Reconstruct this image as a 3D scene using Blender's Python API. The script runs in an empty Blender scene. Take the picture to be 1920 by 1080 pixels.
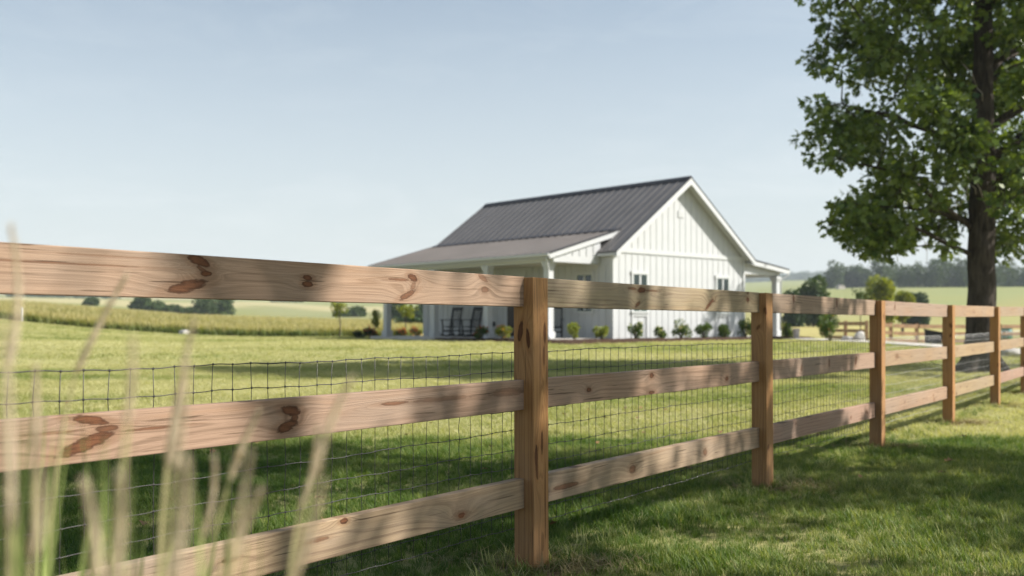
import bpy, bmesh, math, random
import numpy as np
from mathutils import Vector, Matrix
R = random.Random(7)
NR = np.random.default_rng(11)
PI = math.pi
F, HZ, CX, EYE = 1900.0, 608.0, 960.0, 1.092     # focal length in photo pixels, horizon row, centre column, eye height
scene = bpy.context.scene
COL = scene.collection

# ------------------------------------------------------------------ helpers
def link(o, parent=None):
    COL.objects.link(o)
    if parent is not None:
        o.parent = parent
    return o

def tag(o, label=None, cat=None, group=None, kind=None):
    if label: o['label'] = label
    if cat: o['category'] = cat
    if group: o['group'] = group
    if kind: o['kind'] = kind
    return o

def empty(name, loc=(0, 0, 0), rz=0.0):
    o = bpy.data.objects.new(name, None)
    o.location = loc
    o.rotation_euler = (0, 0, rz)
    o.empty_display_size = 0.2
    return link(o)

def copy_tree(o, parent=None):
    c = o.copy()
    COL.objects.link(c)
    if parent is not None:
        c.parent = parent
    for ch in list(o.children):
        copy_tree(ch, c)
    return c

class MB:
    """collects shapes and links them as one mesh object"""
    def __init__(s):
        s.v, s.f, s.m, s.sm = [], [], [], []
    def add(s, vs, fs, mi=0, smooth=False):
        n = len(s.v)
        s.v += [tuple(p) for p in vs]
        for f in fs:
            s.f.append([i + n for i in f]); s.m.append(mi); s.sm.append(smooth)
    def box(s, x0, x1, y0, y1, z0, z1, mi=0, M=None):
        vs = [(x0, y0, z0), (x1, y0, z0), (x1, y1, z0), (x0, y1, z0), (x0, y0, z1), (x1, y0, z1), (x1, y1, z1), (x0, y1, z1)]
        if M is not None: vs = [M @ Vector(p) for p in vs]
        s.add(vs, [(0, 3, 2, 1), (4, 5, 6, 7), (0, 1, 5, 4), (1, 2, 6, 5), (2, 3, 7, 6), (3, 0, 4, 7)], mi)
    def bbox(s, x0, x1, y0, y1, z0, z1, b=0.004, mi=0, M=None):
        """box with chamfered edges"""
        bm = bmesh.new()
        bmesh.ops.create_cube(bm, size=1)
        for v in bm.verts:
            v.co = ((x0 + x1) / 2 + v.co.x * (x1 - x0), (y0 + y1) / 2 + v.co.y * (y1 - y0), (z0 + z1) / 2 + v.co.z * (z1 - z0))
        bmesh.ops.bevel(bm, geom=list(bm.edges), offset=b, segments=2, profile=0.5, affect='EDGES')
        bm.verts.index_update()
        s.add([(M @ v.co) if M is not None else v.co for v in bm.verts], [[v.index for v in f.verts] for f in bm.faces], mi)
        bm.free()
    def prism(s, poly, axis, a0, a1, mi=0):
        """poly: 2D points; axis 'y': (x,z) extruded along y; 'x': (y,z) along x; 'z': (x,y) along z"""
        def P(p, a):
            return (p[0], a, p[1]) if axis == 'y' else (a, p[0], p[1]) if axis == 'x' else (p[0], p[1], a)
        n = len(poly)
        vs = [P(p, a0) for p in poly] + [P(p, a1) for p in poly]
        fs = [list(range(n))[::-1], list(range(n, 2 * n))] + [(i, (i + 1) % n, n + (i + 1) % n, n + i) for i in range(n)]
        s.add(vs, fs, mi)
    def tube(s, pts, rad, n=6, mi=0, caps=True, wob=0.0):
        pts = [Vector(p) for p in pts]
        if not isinstance(rad, (list, tuple)): rad = [rad] * len(pts)
        vs, fs = [], []
        up = Vector((0, 0, 1))
        prev = None
        for i, p in enumerate(pts):
            t = (pts[min(i + 1, len(pts) - 1)] - pts[max(i - 1, 0)])
            t = t.normalized() if t.length > 1e-9 else Vector((0, 0, 1))
            if prev is None:
                a = t.cross(up)
                if a.length < 1e-3: a = t.cross(Vector((1, 0, 0)))
                a.normalize()
            else:
                a = (prev - t * prev.dot(t))
                if a.length < 1e-6: a = t.cross(Vector((1, 0, 0)))
                a.normalize()
            prev = a
            b = t.cross(a)
            for k in range(n):
                an = 2 * PI * k / n
                r = rad[i] * (1 + wob * math.sin(3 * an + i * 1.3) + wob * 0.7 * math.sin(5 * an - i * .7))
                vs.append(p + a * math.cos(an) * r + b * math.sin(an) * r)
        for i in range(len(pts) - 1):
            for k in range(n):
                k2 = (k + 1) % n
                fs.append((i * n + k, i * n + k2, (i + 1) * n + k2, (i + 1) * n + k))
        if caps:
            fs.append(list(range(n))[::-1]); fs.append([(len(pts) - 1) * n + k for k in range(n)])
        s.add(vs, fs, mi, True)
    def lathe(s, prof, n=20, c=(0, 0, 0), mi=0):
        vs, fs = [], []
        for r, z in prof:
            for k in range(n):
                a = 2 * PI * k / n
                vs.append((c[0] + r * math.cos(a), c[1] + r * math.sin(a), c[2] + z))
        for i in range(len(prof) - 1):
            for k in range(n):
                k2 = (k + 1) % n
                fs.append((i * n + k, i * n + k2, (i + 1) * n + k2, (i + 1) * n + k))
        fs.append(list(range(n))[::-1]); fs.append([(len(prof) - 1) * n + k for k in range(n)])
        s.add(vs, fs, mi, True)
    def build(s, name, mats, parent=None):
        me = bpy.data.meshes.new(name)
        me.from_pydata(s.v, [], s.f)
        for m in (mats if isinstance(mats, (list, tuple)) else [mats]): me.materials.append(m)
        me.polygons.foreach_set('material_index', s.m)
        me.polygons.foreach_set('use_smooth', s.sm)
        me.update()
        return link(bpy.data.objects.new(name, me), parent)

def np_mesh(name, V, polys, mat, smooth=False, attrs=None):
    """polys: int array (n, k) of equal-size faces"""
    me = bpy.data.meshes.new(name)
    V = np.asarray(V, dtype=np.float32); polys = np.asarray(polys, dtype=np.int32)
    me.vertices.add(len(V)); me.vertices.foreach_set('co', V.ravel())
    n, k = polys.shape
    me.loops.add(n * k); me.loops.foreach_set('vertex_index', polys.ravel())
    me.polygons.add(n)
    me.polygons.foreach_set('loop_start', np.arange(n, dtype=np.int32) * k)
    me.polygons.foreach_set('loop_total', np.full(n, k, dtype=np.int32))
    if smooth: me.polygons.foreach_set('use_smooth', np.ones(n, dtype=bool))
    me.update(calc_edges=True)
    for an, (typ, data) in (attrs or {}).items():
        a = me.attributes.new(an, typ, 'POINT')
        a.data.foreach_set('value' if typ == 'FLOAT' else 'color' if 'COLOR' in typ else 'vector', np.asarray(data, dtype=np.float32).ravel())
    if mat: me.materials.append(mat)
    return me

# ------------------------------------------------------------------ node material helper
class NT:
    def __init__(s, name, owner=None):
        if owner is None:
            s.mat = bpy.data.materials.new(name); s.mat.use_nodes = True; s.t = s.mat.node_tree
        else:
            s.t = owner
        s.t.nodes.clear()
    def n(s, typ, **kw):
        nd = s.t.nodes.new(typ)
        for k, v in kw.items(): setattr(nd, k, v)
        return nd
    def set(s, sock, v):
        if isinstance(v, bpy.types.NodeSocket): s.t.links.new(v, sock)
        elif v is not None: sock.default_value = v
    def math(s, op, a, b=None, c=None, clamp=False):
        nd = s.n('ShaderNodeMath', operation=op); nd.use_clamp = clamp
        s.set(nd.inputs[0], a)
        if b is not None: s.set(nd.inputs[1], b)
        if c is not None: s.set(nd.inputs[2], c)
        return nd.outputs[0]
    def vec(s, x, y, z):
        nd = s.n('ShaderNodeCombineXYZ')
        for i, v in enumerate((x, y, z)): s.set(nd.inputs[i], v)
        return nd.outputs[0]
    def sep(s, v):
        nd = s.n('ShaderNodeSeparateXYZ'); s.set(nd.inputs[0], v); return nd.outputs
    def coord(s, which='Object'):
        return s.n('ShaderNodeTexCoord').outputs[which]
    def noise(s, vec, scale, detail=4, rough=.55, dist=0.0):
        nd = s.n('ShaderNodeTexNoise'); s.set(nd.inputs['Vector'], vec)
        nd.inputs['Scale'].default_value = scale; nd.inputs['Detail'].default_value = detail
        nd.inputs['Roughness'].default_value = rough; nd.inputs['Distortion'].default_value = dist
        return nd.outputs['Fac']
    def ramp(s, fac, stops, interp='LINEAR'):
        nd = s.n('ShaderNodeValToRGB'); s.set(nd.inputs[0], fac)
        cr = nd.color_ramp; cr.interpolation = interp
        while len(cr.elements) < len(stops): cr.elements.new(0.5)
        for e, (p, c) in zip(cr.elements, stops):
            e.position = p
            e.color = (c, c, c, 1) if isinstance(c, (int, float)) else (*c, 1)
        return nd.outputs['Color']
    def mix(s, fac, a, b, blend='MIX'):
        nd = s.n('ShaderNodeMix', data_type='RGBA', blend_type=blend)
        s.set(nd.inputs[0], fac)
        for i, v in ((6, a), (7, b)):
            if isinstance(v, tuple) and len(v) == 3: v = (*v, 1)
            s.set(nd.inputs[i], v)
        return nd.outputs[2]
    def maprange(s, v, a, b, c=0.0, d=1.0, smooth=False):
        nd = s.n('ShaderNodeMapRange'); nd.interpolation_type = 'SMOOTHSTEP' if smooth else 'LINEAR'
        s.set(nd.inputs[0], v)
        for i, x in zip((1, 2, 3, 4), (a, b, c, d)): nd.inputs[i].default_value = x
        return nd.outputs[0]
    def attr(s, name, inst=False):
        nd = s.n('ShaderNodeAttribute'); nd.attribute_name = name
        if inst: nd.attribute_type = 'INSTANCER'
        return nd.outputs
    def bump(s, h, strength=.3, dist=.01):
        nd = s.n('ShaderNodeBump'); s.set(nd.inputs['Height'], h)
        nd.inputs['Strength'].default_value = strength; nd.inputs['Distance'].default_value = dist
        return nd.outputs[0]
    def out(s, col, rough=.8, normal=None, spec=.3, metal=0.0, transl=0.0, tcol=None):
        b = s.n('ShaderNodeBsdfPrincipled')
        if isinstance(col, tuple): col = (*col[:3], 1)
        s.set(b.inputs['Base Color'], col); s.set(b.inputs['Roughness'], rough)
        s.set(b.inputs['Specular IOR Level'], spec); s.set(b.inputs['Metallic'], metal)
        if normal is not None: s.set(b.inputs['Normal'], normal)
        sh = b.outputs[0]
        if transl > 0:
            t = s.n('ShaderNodeBsdfTranslucent'); s.set(t.inputs[0], tcol if tcol is not None else col)
            m = s.n('ShaderNodeMixShader'); m.inputs[0].default_value = transl
            s.t.links.new(sh, m.inputs[1]); s.t.links.new(t.outputs[0], m.inputs[2]); sh = m.outputs[0]
        o = s.n('ShaderNodeOutputMaterial'); s.t.links.new(sh, o.inputs[0])
        return s.mat

def plain(name, col, rough=.7, var=.12, scale=6.0, spec=.3, metal=0.0, bump=0.0):
    m = NT(name)
    co = m.coord()
    nz = m.noise(co, scale, 5)
    c = m.mix(m.maprange(nz, .3, .7), tuple(x * (1 - var) for x in col), tuple(min(1, x * (1 + var)) for x in col))
    nm = m.bump(m.noise(co, scale * 12, 3), bump, .01) if bump else None
    return m.out(c, rough, nm, spec, metal)

# ------------------------------------------------------------------ terrain
def ss(t):
    t = np.clip(t, 0, 1); return t * t * (3 - 2 * t)
EP = np.array([-500, 40, 350, 640, 960, 1300, 1500, 1700, 1920, 2500.])
EY = np.array([90, 140, 350, 900, 2600.])
ET = np.array([[30, 25, 4, -8, -15, -17, -15, -20, -22, -22],
               [46, 36, 10, 2, -5, -5, 2, -2, -6, -8],
               [48, 46, 38, 30, 30, 34, 62, 70, 70, 64],
               [57, 55, 53, 53, 60, 70, 80, 76, 72, 70],
               [66, 62, 60, 60, 68, 76, 80, 78, 75, 70.]])
def H(x, y):
    x = np.asarray(x, float); y = np.asarray(y, float)
    yn = np.minimum(y, 60)
    z = .47 * ss((yn - 10) / 26) - .33 * ss((x - 12) / 6) * ss((yn - 26) / 12)
    z = z + .0125 * np.minimum(np.maximum(0, -x - 12), 16) ** 1.65 * ss((yn - 18) / 32)
    yy = np.maximum(y, 10)
    px = np.clip(CX + F * x / yy, EP[0], EP[-1])
    rows = np.array([np.interp(px, EP, r) for r in ET])      # (5, ...)
    ly = np.log(np.clip(yy, EY[0], EY[-1])); lk = np.log(EY)
    E = np.zeros_like(px)
    for i in range(len(EY) - 1):
        m = (ly >= lk[i]) & (ly <= lk[i + 1])
        t = np.clip((ly - lk[i]) / (lk[i + 1] - lk[i]), 0, 1)
        E = np.where(m, rows[i] * (1 - t) + rows[i + 1] * t, E)
    zf = EYE + yy / F * E
    w = ss((y - 50) / 42)
    return z * (1 - w) + zf * w
def Hs(x, y): return float(H(np.array([x]), np.array([y]))[0])
def at(px, Y): return (px - CX) * Y / F
def zat(py, Y): return EYE + (HZ - py) * Y / F

# ------------------------------------------------------------------ materials
def lawn_mat():
    m = NT('mown_lawn')
    p = m.coord('Object')
    big = m.noise(p, .22, 4, .6)
    sx, sy, sz = m.sep(p)
    streak = m.noise(m.vec(m.math('MULTIPLY', sx, .35), m.math('MULTIPLY', sy, 1.6), 0.0), .8, 5, .6)
    fine = m.noise(p, 28, 6, .7)
    a = m.mix(m.maprange(big, .32, .68), (.32, .31, .105), (.49, .435, .215))
    a = m.mix(m.math('MULTIPLY', m.maprange(streak, .46, .72), .5), a, (.46, .40, .19))
    a = m.mix(m.maprange(fine, .35, .7), m.mix(.5, a, (.07, .115, .018)), a)
    return m.out(a, .9, m.bump(fine, .9, .05), .1)
def soil_mat(name, c1, c2, sc=14):
    m = NT(name); p = m.coord('Object')
    f1 = m.noise(p, sc, 6, .65)
    return m.out(m.ramp(f1, [(.3, c1), (.7, c2)]), .95, m.bump(f1, .8, .04), .1)
def field_mat():
    m = NT('farm_field'); p = m.coord('Object')
    c = m.attr('fieldcol')[0]
    f1 = m.noise(p, .06, 5, .6); f2 = m.noise(p, .9, 5, .7)
    c = m.mix(m.math('MULTIPLY', m.maprange(f1, .35, .7), .45), c, m.mix(1.0, c, (1.25, 1.05, .8), 'MULTIPLY'))
    c = m.mix(m.math('MULTIPLY', m.maprange(f2, .3, .75), .4), c, m.mix(1.0, c, (.6, .72, .5), 'MULTIPLY'))
    return m.out(c, .95, None, .1)
def leaf_mat(name, dark, light, transl=.35, rough=.5, spec=.35, sc=1.0):
    m = NT(name)
    t = m.attr('tint')[2]
    p = m.coord('Object')
    n1 = m.noise(p, .8 * sc, 3)
    f = m.math('ADD', m.math('MULTIPLY', t, .65), m.math('MULTIPLY', m.maprange(n1, .3, .7), .35))
    c = m.mix(f, dark, light)
    tc = m.mix(1.0, c, (1.5, 1.45, .5), 'MULTIPLY')
    return m.out(c, rough, None, spec, 0, transl, tc)
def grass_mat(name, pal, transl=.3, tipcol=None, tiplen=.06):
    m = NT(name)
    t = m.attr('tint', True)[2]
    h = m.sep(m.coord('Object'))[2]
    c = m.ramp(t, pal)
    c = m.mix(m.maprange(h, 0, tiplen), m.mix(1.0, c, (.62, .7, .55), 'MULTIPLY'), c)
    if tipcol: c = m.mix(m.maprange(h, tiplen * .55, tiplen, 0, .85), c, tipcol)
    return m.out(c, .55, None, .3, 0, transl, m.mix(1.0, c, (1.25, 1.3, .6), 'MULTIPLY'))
def bark_mat(name, c1, c2, sc=1.0):
    m = NT(name); p = m.coord('Object'); x, y, z = m.sep(p)
    v = m.vec(m.math('MULTIPLY', x, 1), m.math('MULTIPLY', y, 1), m.math('MULTIPLY', z, .16))
    f = m.noise(v, 17 * sc, 6, .68, .4); g = m.noise(p, 3, 4)
    c = m.mix(m.maprange(f, .36, .64), c1, c2)
    c = m.mix(m.math('MULTIPLY', m.maprange(g, .45, .7), .35), c, tuple(k * 1.5 for k in c2))
    return m.out(c, .92, m.bump(f, 1.0, .05), .15)

def wood_mat(name, axis, knots, seed, light, dark, knotcol, streakcol, freq=52, streak=.4, weather=.3, swirl=.032):
    """axis 0: grain along local x, across z (rails); axis 2: grain along z, across x+y (posts).
    knots: (along, across, r_along, r_across, slant, darkness)"""
    m = NT(name); p = m.coord('Object'); X, Y, Z = m.sep(p)
    if axis == 0: al, ac, th = X, Z, Y
    else:
        al = Z; ac = m.math('ADD', X, m.math('MULTIPLY', Y, -1.0)); th = m.math('MULTIPLY', Y, .5)
    so = seed * 3.17
    alo = m.math('ADD', al, so)
    wv = m.vec(m.math('MULTIPLY', alo, .9), m.math('MULTIPLY', ac, 5.0), m.math('MULTIPLY', th, 2.0))
    warp = m.noise(wv, 1.0, 3, .5)
    g = m.math('ADD', ac, m.math('MULTIPLY', m.math('SUBTRACT', warp, .5), .07))
    km, kc, qm = None, None, None
    edge = m.noise(m.vec(m.math('MULTIPLY', alo, 24), m.math('MULTIPLY', ac, 60), 0.0), 1.0, 5, .7)
    for (ka, kz, ra, rz, sl, dk) in knots:
        da = m.math('SUBTRACT', al, ka); dz = m.math('SUBTRACT', ac, kz)
        da2 = m.math('SUBTRACT', da, m.math('MULTIPLY', dz, sl))
        q = m.math('ADD', m.math('POWER', m.math('MULTIPLY', da2, 1 / ra), 2.0), m.math('POWER', m.math('MULTIPLY', dz, 1 / rz), 2.0))
        q = m.math('ADD', q, m.math('MULTIPLY', m.math('SUBTRACT', edge, .5), 1.9))
        sw = m.math('EXPONENT', m.math('MULTIPLY', m.math('ADD', m.math('POWER', m.math('MULTIPLY', da, 1 / (ra * 2.6)), 2.0), m.math('POWER', m.math('MULTIPLY', dz, 1 / (rz * 2.2)), 2.0)), -1.0))
        g = m.math('ADD', g, m.math('MULTIPLY', sw, swirl if kz < .067 else -swirl))
        core = m.maprange(q, .95, .5, 0, min(1.0, dk * 1.1), True)
        halo = m.maprange(q, 3.4, .9, 0, .42 * dk, True)
        kc = halo if kc is None else m.math('MAXIMUM', kc, halo)
        qm = q if qm is None else m.math('MINIMUM', qm, q)
        km = core if km is None else m.math('MAXIMUM', km, core)
    rings = m.math('ADD', m.math('MULTIPLY', m.math('SINE', m.math('MULTIPLY', g, freq * 2 * PI)), .5), .5)
    rings = m.math('POWER', rings, 2.5)
    lowf = m.noise(m.vec(m.math('MULTIPLY', alo, .7), m.math('MULTIPLY', g, 16), 3.0), 1.0, 3, .5)
    band = m.noise(m.vec(m.math('MULTIPLY', alo, .8), m.math('MULTIPLY', g, 120), 4.0), 1.0, 5, .62)
    f = m.math('ADD', m.math('MULTIPLY', m.math('MULTIPLY', rings, m.maprange(lowf, .38, .62, 0, 1.0)), .6), m.maprange(band, .42, .70, 0, .85), clamp=True)
    fib = m.noise(m.vec(m.math('MULTIPLY', alo, 5), m.math('MULTIPLY', ac, 330), m.math('MULTIPLY', th, 330)), 1.0, 3, .6)
    c = m.mix(m.math('MULTIPLY', f, .64), light, dark)
    c = m.mix(m.maprange(fib, .35, .75, 0, .5), c, m.mix(1.0, c, (.5, .45, .41), 'MULTIPLY'))
    st = m.noise(m.vec(m.math('MULTIPLY', alo, .55), m.math('MULTIPLY', g, 11), 9.0), 1.0, 4, .6)
    c = m.mix(m.maprange(st, .56, .78, 0, streak), c, streakcol)
    wth = m.noise(m.vec(m.math('MULTIPLY', alo, 1.1), m.math('MULTIPLY', ac, 2.5), 17.0), 1.0, 4, .6)
    c = m.mix(m.maprange(wth, .45, .75, 0, weather), c, (.27, .215, .168))
    # short checks (cracks)
    ck = m.noise(m.vec(m.math('MULTIPLY', alo, 2.6), m.math('MULTIPLY', ac, 95), 31.0), 1.0, 2, .5)
    c = m.mix(m.maprange(ck, .655, .70, 0, .8), c, (.06, .033, .018))
    if km is not None:
        c = m.mix(kc, c, m.mix(1.0, c, (.62, .42, .28), 'MULTIPLY'))
        kd = m.math('POWER', edge, 1.0)
        inn = m.noise(m.vec(m.math('MULTIPLY', alo, 14), m.math('MULTIPLY', ac, 110), 5.0), 1.0, 3, .5)
        kcol = m.mix(m.math('MULTIPLY', m.maprange(qm, .75, .15), m.maprange(inn, .12, .55)), tuple(k * .28 for k in knotcol), tuple(k * .95 for k in knotcol))
        c = m.mix(km, c, kcol)
    hgt = m.math('ADD', m.math('MULTIPLY', fib, .5), m.math('MULTIPLY', f, .5))
    return m.out(c, .78, m.bump(hgt, .35, .004), .25)

M = {}
M['lawn'] = lawn_mat()
M['field'] = field_mat()
M['concrete'] = plain('concrete', (.52, .49, .45), .9, .12, 3, .2, 0, .2)
M['mulch'] = soil_mat('bark_mulch', (.02, .012, .008), (.085, .05, .032), 16)
M['white'] = plain('white_paint', (.445, .456, .462), .55, .03, 2.0, .35)
M['trim'] = plain('white_trim', (.476, .488, .490), .5, .02, 2.0, .35)
M['ceiling'] = plain('porch_ceiling', (.62, .57, .47), .6, .05, 2.0)
M['roof'] = plain('dark_metal_roof', (.116, .110, .108), .5, .12, .7, .4, .15)
M['roofp'] = plain('porch_metal_roof', (.131, .117, .108), .48, .12, .7, .4, .15)
M['roofedge'] = plain('black_flashing', (.03, .03, .034), .5, .1, 2)
M['black'] = plain('black_paint', (.012, .013, .015), .45, .2, 5)
M['door'] = plain('dark_door', (.03, .022, .022), .4, .15, 5)
M['glass'] = plain('window_glass', (.012, .022, .02), .06, .3, 1.2, .6)
M['wframe'] = plain('window_sash', (.10, .14, .12), .5, .1, 3)
M['wire'] = plain('weathered_wire', (.06, .057, .053), .5, .25, 30, .5, .4)
M['wiregal'] = plain('galvanised_wire', (.36, .36, .35), .45, .2, 30, .5, .5)
M['bark_oak'] = bark_mat('oak_bark', (.022, .018, .015), (.085, .07, .057))
M['bark'] = bark_mat('grey_bark', (.05, .04, .03), (.13, .11, .09), 2)
M['oak'] = leaf_mat('oak_leaf', (.020, .052, .009), (.22, .29, .065), .30, .38, .45)
M['leaf_mid'] = leaf_mat('broadleaf', (.022, .052, .011), (.085, .125, .03), .25, .6, .2, .5)
M['leaf_dark'] = leaf_mat('dark_leaf', (.014, .036, .010), (.045, .08, .022), .2, .55, .2, .6)
M['leaf_far'] = leaf_mat('far_leaf', (.03, .058, .02), (.09, .125, .042), .2, .7, .1, .2)
M['leaf_yel'] = leaf_mat('yellow_green_leaf', (.11, .15, .024), (.29, .30, .055), .35, .6, .2, .8)
M['shrub'] = leaf_mat('shrub_leaf', (.035, .075, .016), (.12, .175, .042), .32, .5, .3, 3)
M['shrub_y'] = leaf_mat('bright_shrub_leaf', (.12, .17, .03), (.34, .35, .08), .3, .5, .3, 3)
M['pale_bloom'] = leaf_mat('pale_bloom', (.42, .42, .30), (.68, .64, .5), .3, .6, .2, 3)
M['red_bloom'] = leaf_mat('red_bloom', (.32, .03, .015), (.55, .10, .04), .3, .6, .2, 3)
M['orange_bloom'] = leaf_mat('orange_bloom', (.62, .22, .03), (.75, .38, .12), .3, .6, .2, 3)
M['rock'] = plain('pale_rock', (.416, .400, .376), .9, .18, 7, .2, 0, .5)
M['greyrock'] = plain('grey_stone', (.34, .33, .34), .9, .2, 7, .2, 0, .5)
M['pot'] = plain('stone_pot', (.42, .38, .35), .85, .15, 12, .2, 0, .3)
M['teal'] = plain('teal_plastic', (.05, .24, .22), .5, .15, 4)
M['green'] = plain('green_plastic', (.05, .22, .07), .5, .15, 4)
M['fence_far'] = plain('brown_stained_wood', (.36, .225, .14), .8, .25, 5, .2)
GR = [(0.0, (0.041, 0.098, 0.011)), (.33, (0.114, 0.179, 0.030)), (.62, (0.374, 0.374, 0.139)), (1.0, (0.651, 0.586, 0.359))]
GR2 = [(0.0, (0.186, 0.236, 0.064)), (.3, (0.337, 0.355, 0.135)), (.6, (0.523, 0.472, 0.245)), (1.0, (0.641, 0.573, 0.355))]  # farther lawn: dry grass, with sunlight put into the paler tones
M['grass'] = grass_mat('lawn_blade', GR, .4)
M['grass2'] = grass_mat('dry_sunlit_blade', GR2, .4)
M['straw'] = grass_mat('straw_blade', [(0, (.280, .203, .098)), (.5, (.385, .294, .161)), (1, (.182, .168, .056))], .2)
M['crop'] = grass_mat('crop_blade', [(0.0, (.133, .187, .055)), (.5, (.234, .265, .086)), (1.0, (.343, .320, .125))], .4, (.46, .385, .18), .42)
M['seed'] = plain('grass_seed_head', (.60, .50, .36), .85, .25, 60, .15)
M['stem'] = plain('grass_stem', (.42, .37, .19), .6, .2, 20)
M['blade'] = plain('grass_leaf', (.22, .27, .08), .55, .3, 8)

# ------------------------------------------------------------------ the ground: lawn, fields, hills in one seamless grid
def build_ground():
    ys = [-9.0]
    while ys[-1] < 1690: ys.append(-12 + (ys[-1] + 12) * 1.03)
    ys = np.array(ys)
    k = int(np.argmin(abs(ys - 50))); ys[k] = 50.0
    ts = np.linspace(-1.3, 1.3, 201)
    T, Yg = np.meshgrid(ts, ys)
    Xg = T * (Yg + 12)
    Zg = H(Xg, Yg)
    far = ss((Yg - 160) / 200)
    Zg = Zg + far * (np.sin(Xg * .013 + 1) * np.cos(Yg * .009)) * .0015 * Yg
    V = np.stack([Xg, Yg, Zg], -1)
    nr, nc = Yg.shape
    px = CX + F * Xg / np.maximum(Yg, 1)
    # field colours (what grows there)
    col = np.zeros((nr, nc, 4)); col[..., 3] = 1
    past = np.array([.31, .30, .125]); gold = np.array([.47, .42, .18]); tan = np.array([.43, .39, .22]); gren = np.array([.25, .27, .115]); yel = np.array([.43, .38, .16]); past, gold, tan, gren, yel = (q * .78 for q in (past, gold, tan, gren, yel))
    Yf_ = Yg
    Yg = Yg * (1 + .16 * np.sin(px / 120) + .10 * np.sin(px / 47 + 1) + np.clip((px - 400) / 2600, -.3, .3))
    c = np.broadcast_to(past, (nr, nc, 3)).copy()
    def paint(mask, colr): c[mask] = colr
    left = px < 900
    paint(left & (Yg < 150), gold)
    paint(left & (Yg >= 150) & (Yg < 260), gren)
    paint(left & (Yg >= 260) & (Yg < 420), tan)
    paint(left & (px > 470) & (Yg >= 160) & (Yg < 300), gren * np.array([1.1, 1.05, 1.2]))
    paint(left & (Yg >= 420) & (Yg < 700), gren * 1.05)
    paint(left & (Yg >= 700), tan * .85)
    right = ~left
    paint(right & (Yg > 95) & (Yg < 175), yel)
    paint(right & (Yg >= 175) & (Yg < 240), past * 1.1)
    paint(right & (Yg >= 240) & (Yg < 330) & (px < 1700), tan * .8)
    paint(right & (Yg >= 330), gren * 1.1)
    Yg = Yf_
    for _ in range(2):
        c[1:-1, 1:-1] = (c[1:-1, 1:-1] * 2 + c[:-2, 1:-1] + c[2:, 1:-1] + c[1:-1, :-2] + c[1:-1, 2:]) / 6
    col[..., :3] = c
    idx = np.arange(nr * nc).reshape(nr, nc)
    def sub(r0, r1, name, mat, label):
        Vs = V[r0:r1 + 1].reshape(-1, 3); n = r1 - r0
        i = np.arange((n + 1) * nc).reshape(n + 1, nc)
        q = np.stack([i[:-1, :-1], i[:-1, 1:], i[1:, 1:], i[1:, :-1]], -1).reshape(-1, 4)
        me = np_mesh(name, Vs, q, mat, True, {'fieldcol': ('FLOAT_COLOR', col[r0:r1 + 1].reshape(-1, 4))})
        o = link(bpy.data.objects.new(name, me)); tag(o, label, kind='structure')
        return o
    k2 = int(np.argmin(abs(ys - 330)))
    sub(0, k, 'lawn', M['lawn'], 'mown yellow green lawn around the white farmhouse')
    sub(k, k2, 'field', M['field'], 'rolling crop and pasture fields beyond the lawn')
    sub(k2, nr - 1, 'hills', M['field'], 'far farmland hills on the horizon')
build_ground()

def strip_sheet(name, pts, halfw, lift, mat, label, thick=0.0):
    """a path that follows the ground"""
    mb = MB(); L = []
    P = [Vector((p[0], p[1], 0)) for p in pts]
    dense = []
    for a, b in zip(P[:-1], P[1:]):
        n = max(2, int((b - a).length / .6))
        dense += [a.lerp(b, i / n) for i in range(n)]
    dense.append(P[-1])
    vs, fs = [], []
    for i, p in enumerate(dense):
        t = (dense[min(i + 2, len(dense) - 1)] - dense[max(i - 2, 0)]).normalized(); nrm = Vector((-t.y, t.x, 0))
        for k in range(5):
            q = p + nrm * halfw * (k / 2 - 1)
            vs.append((q.x, q.y, Hs(q.x, q.y) + (lift if 0 < k < 4 else lift - .0)))
        for k in (0, 4):
            pass
    for i in range(len(dense) - 1):
        for k in range(4):
            a = i * 5 + k; fs.append((a, a + 1, a + 6, a + 5))
    # edges down into the ground
    n0 = len(vs)
    for i in range(len(dense)):
        for k in (0, 4):
            v = vs[i * 5 + k]; vs.append((v[0], v[1], v[2] - lift - .05))
    for i in range(len(dense) - 1):
        a = n0 + i * 2
        fs.append((i * 5, i * 5 + 5, a + 2, a)); fs.append((i * 5 + 9, i * 5 + 4, a + 1, a + 3))
    mb.add(vs, fs)
    return tag(mb.build(name, mat), label, kind='structure')
strip_sheet('path', [(10.9, 44), (11.9, 39), (12.6, 34), (13.0, 30), (14.2, 26), (17.5, 22), (24, 19)], .8, .05, M['concrete'], 'pale concrete path leading away from the side porch')

# ------------------------------------------------------------------ board fence
DIRF = Vector((.7142, 1, 0)).normalized(); NF = Vector((DIRF.y, -DIRF.x, 0))       # along, and towards the camera
AF = math.atan2(DIRF.y, DIRF.x)
def fence_pt(Y): return Vector((.7142 * Y - 3.159, Y, 0))
def Y_of_px(px): return 6002.0 / (2317 - px)
POST_PX = [997, 1430, 1645, 1779, 1866, 1922, 1963, 1994]
POST_Y = [2.27 - 2.24, 2.27] + [Y_of_px(p) for p in POST_PX]
WN, WD, PH = .107, .119, 1.30
RAILS = [(.275, .407), (.712, .845), (1.170, 1.303)]
fence = tag(empty('board_fence', fence_pt(POST_Y[2])), 'three rail timber fence with wire mesh running across the front lawn', 'fence')
finv = fence.location.copy()
LIGHT, DARK = (.370, .262, .176), (.140, .085, .052)
PL, PD = (0.392, 0.210, 0.080), (0.158, 0.070, 0.023)
def rail_local(px, py, Y0, z0):
    Yp = Y_of_px(px + 0.0)
    s = (Yp - Y0) / DIRF.y
    return s, zat(py, Yp) - z0, Yp
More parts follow.
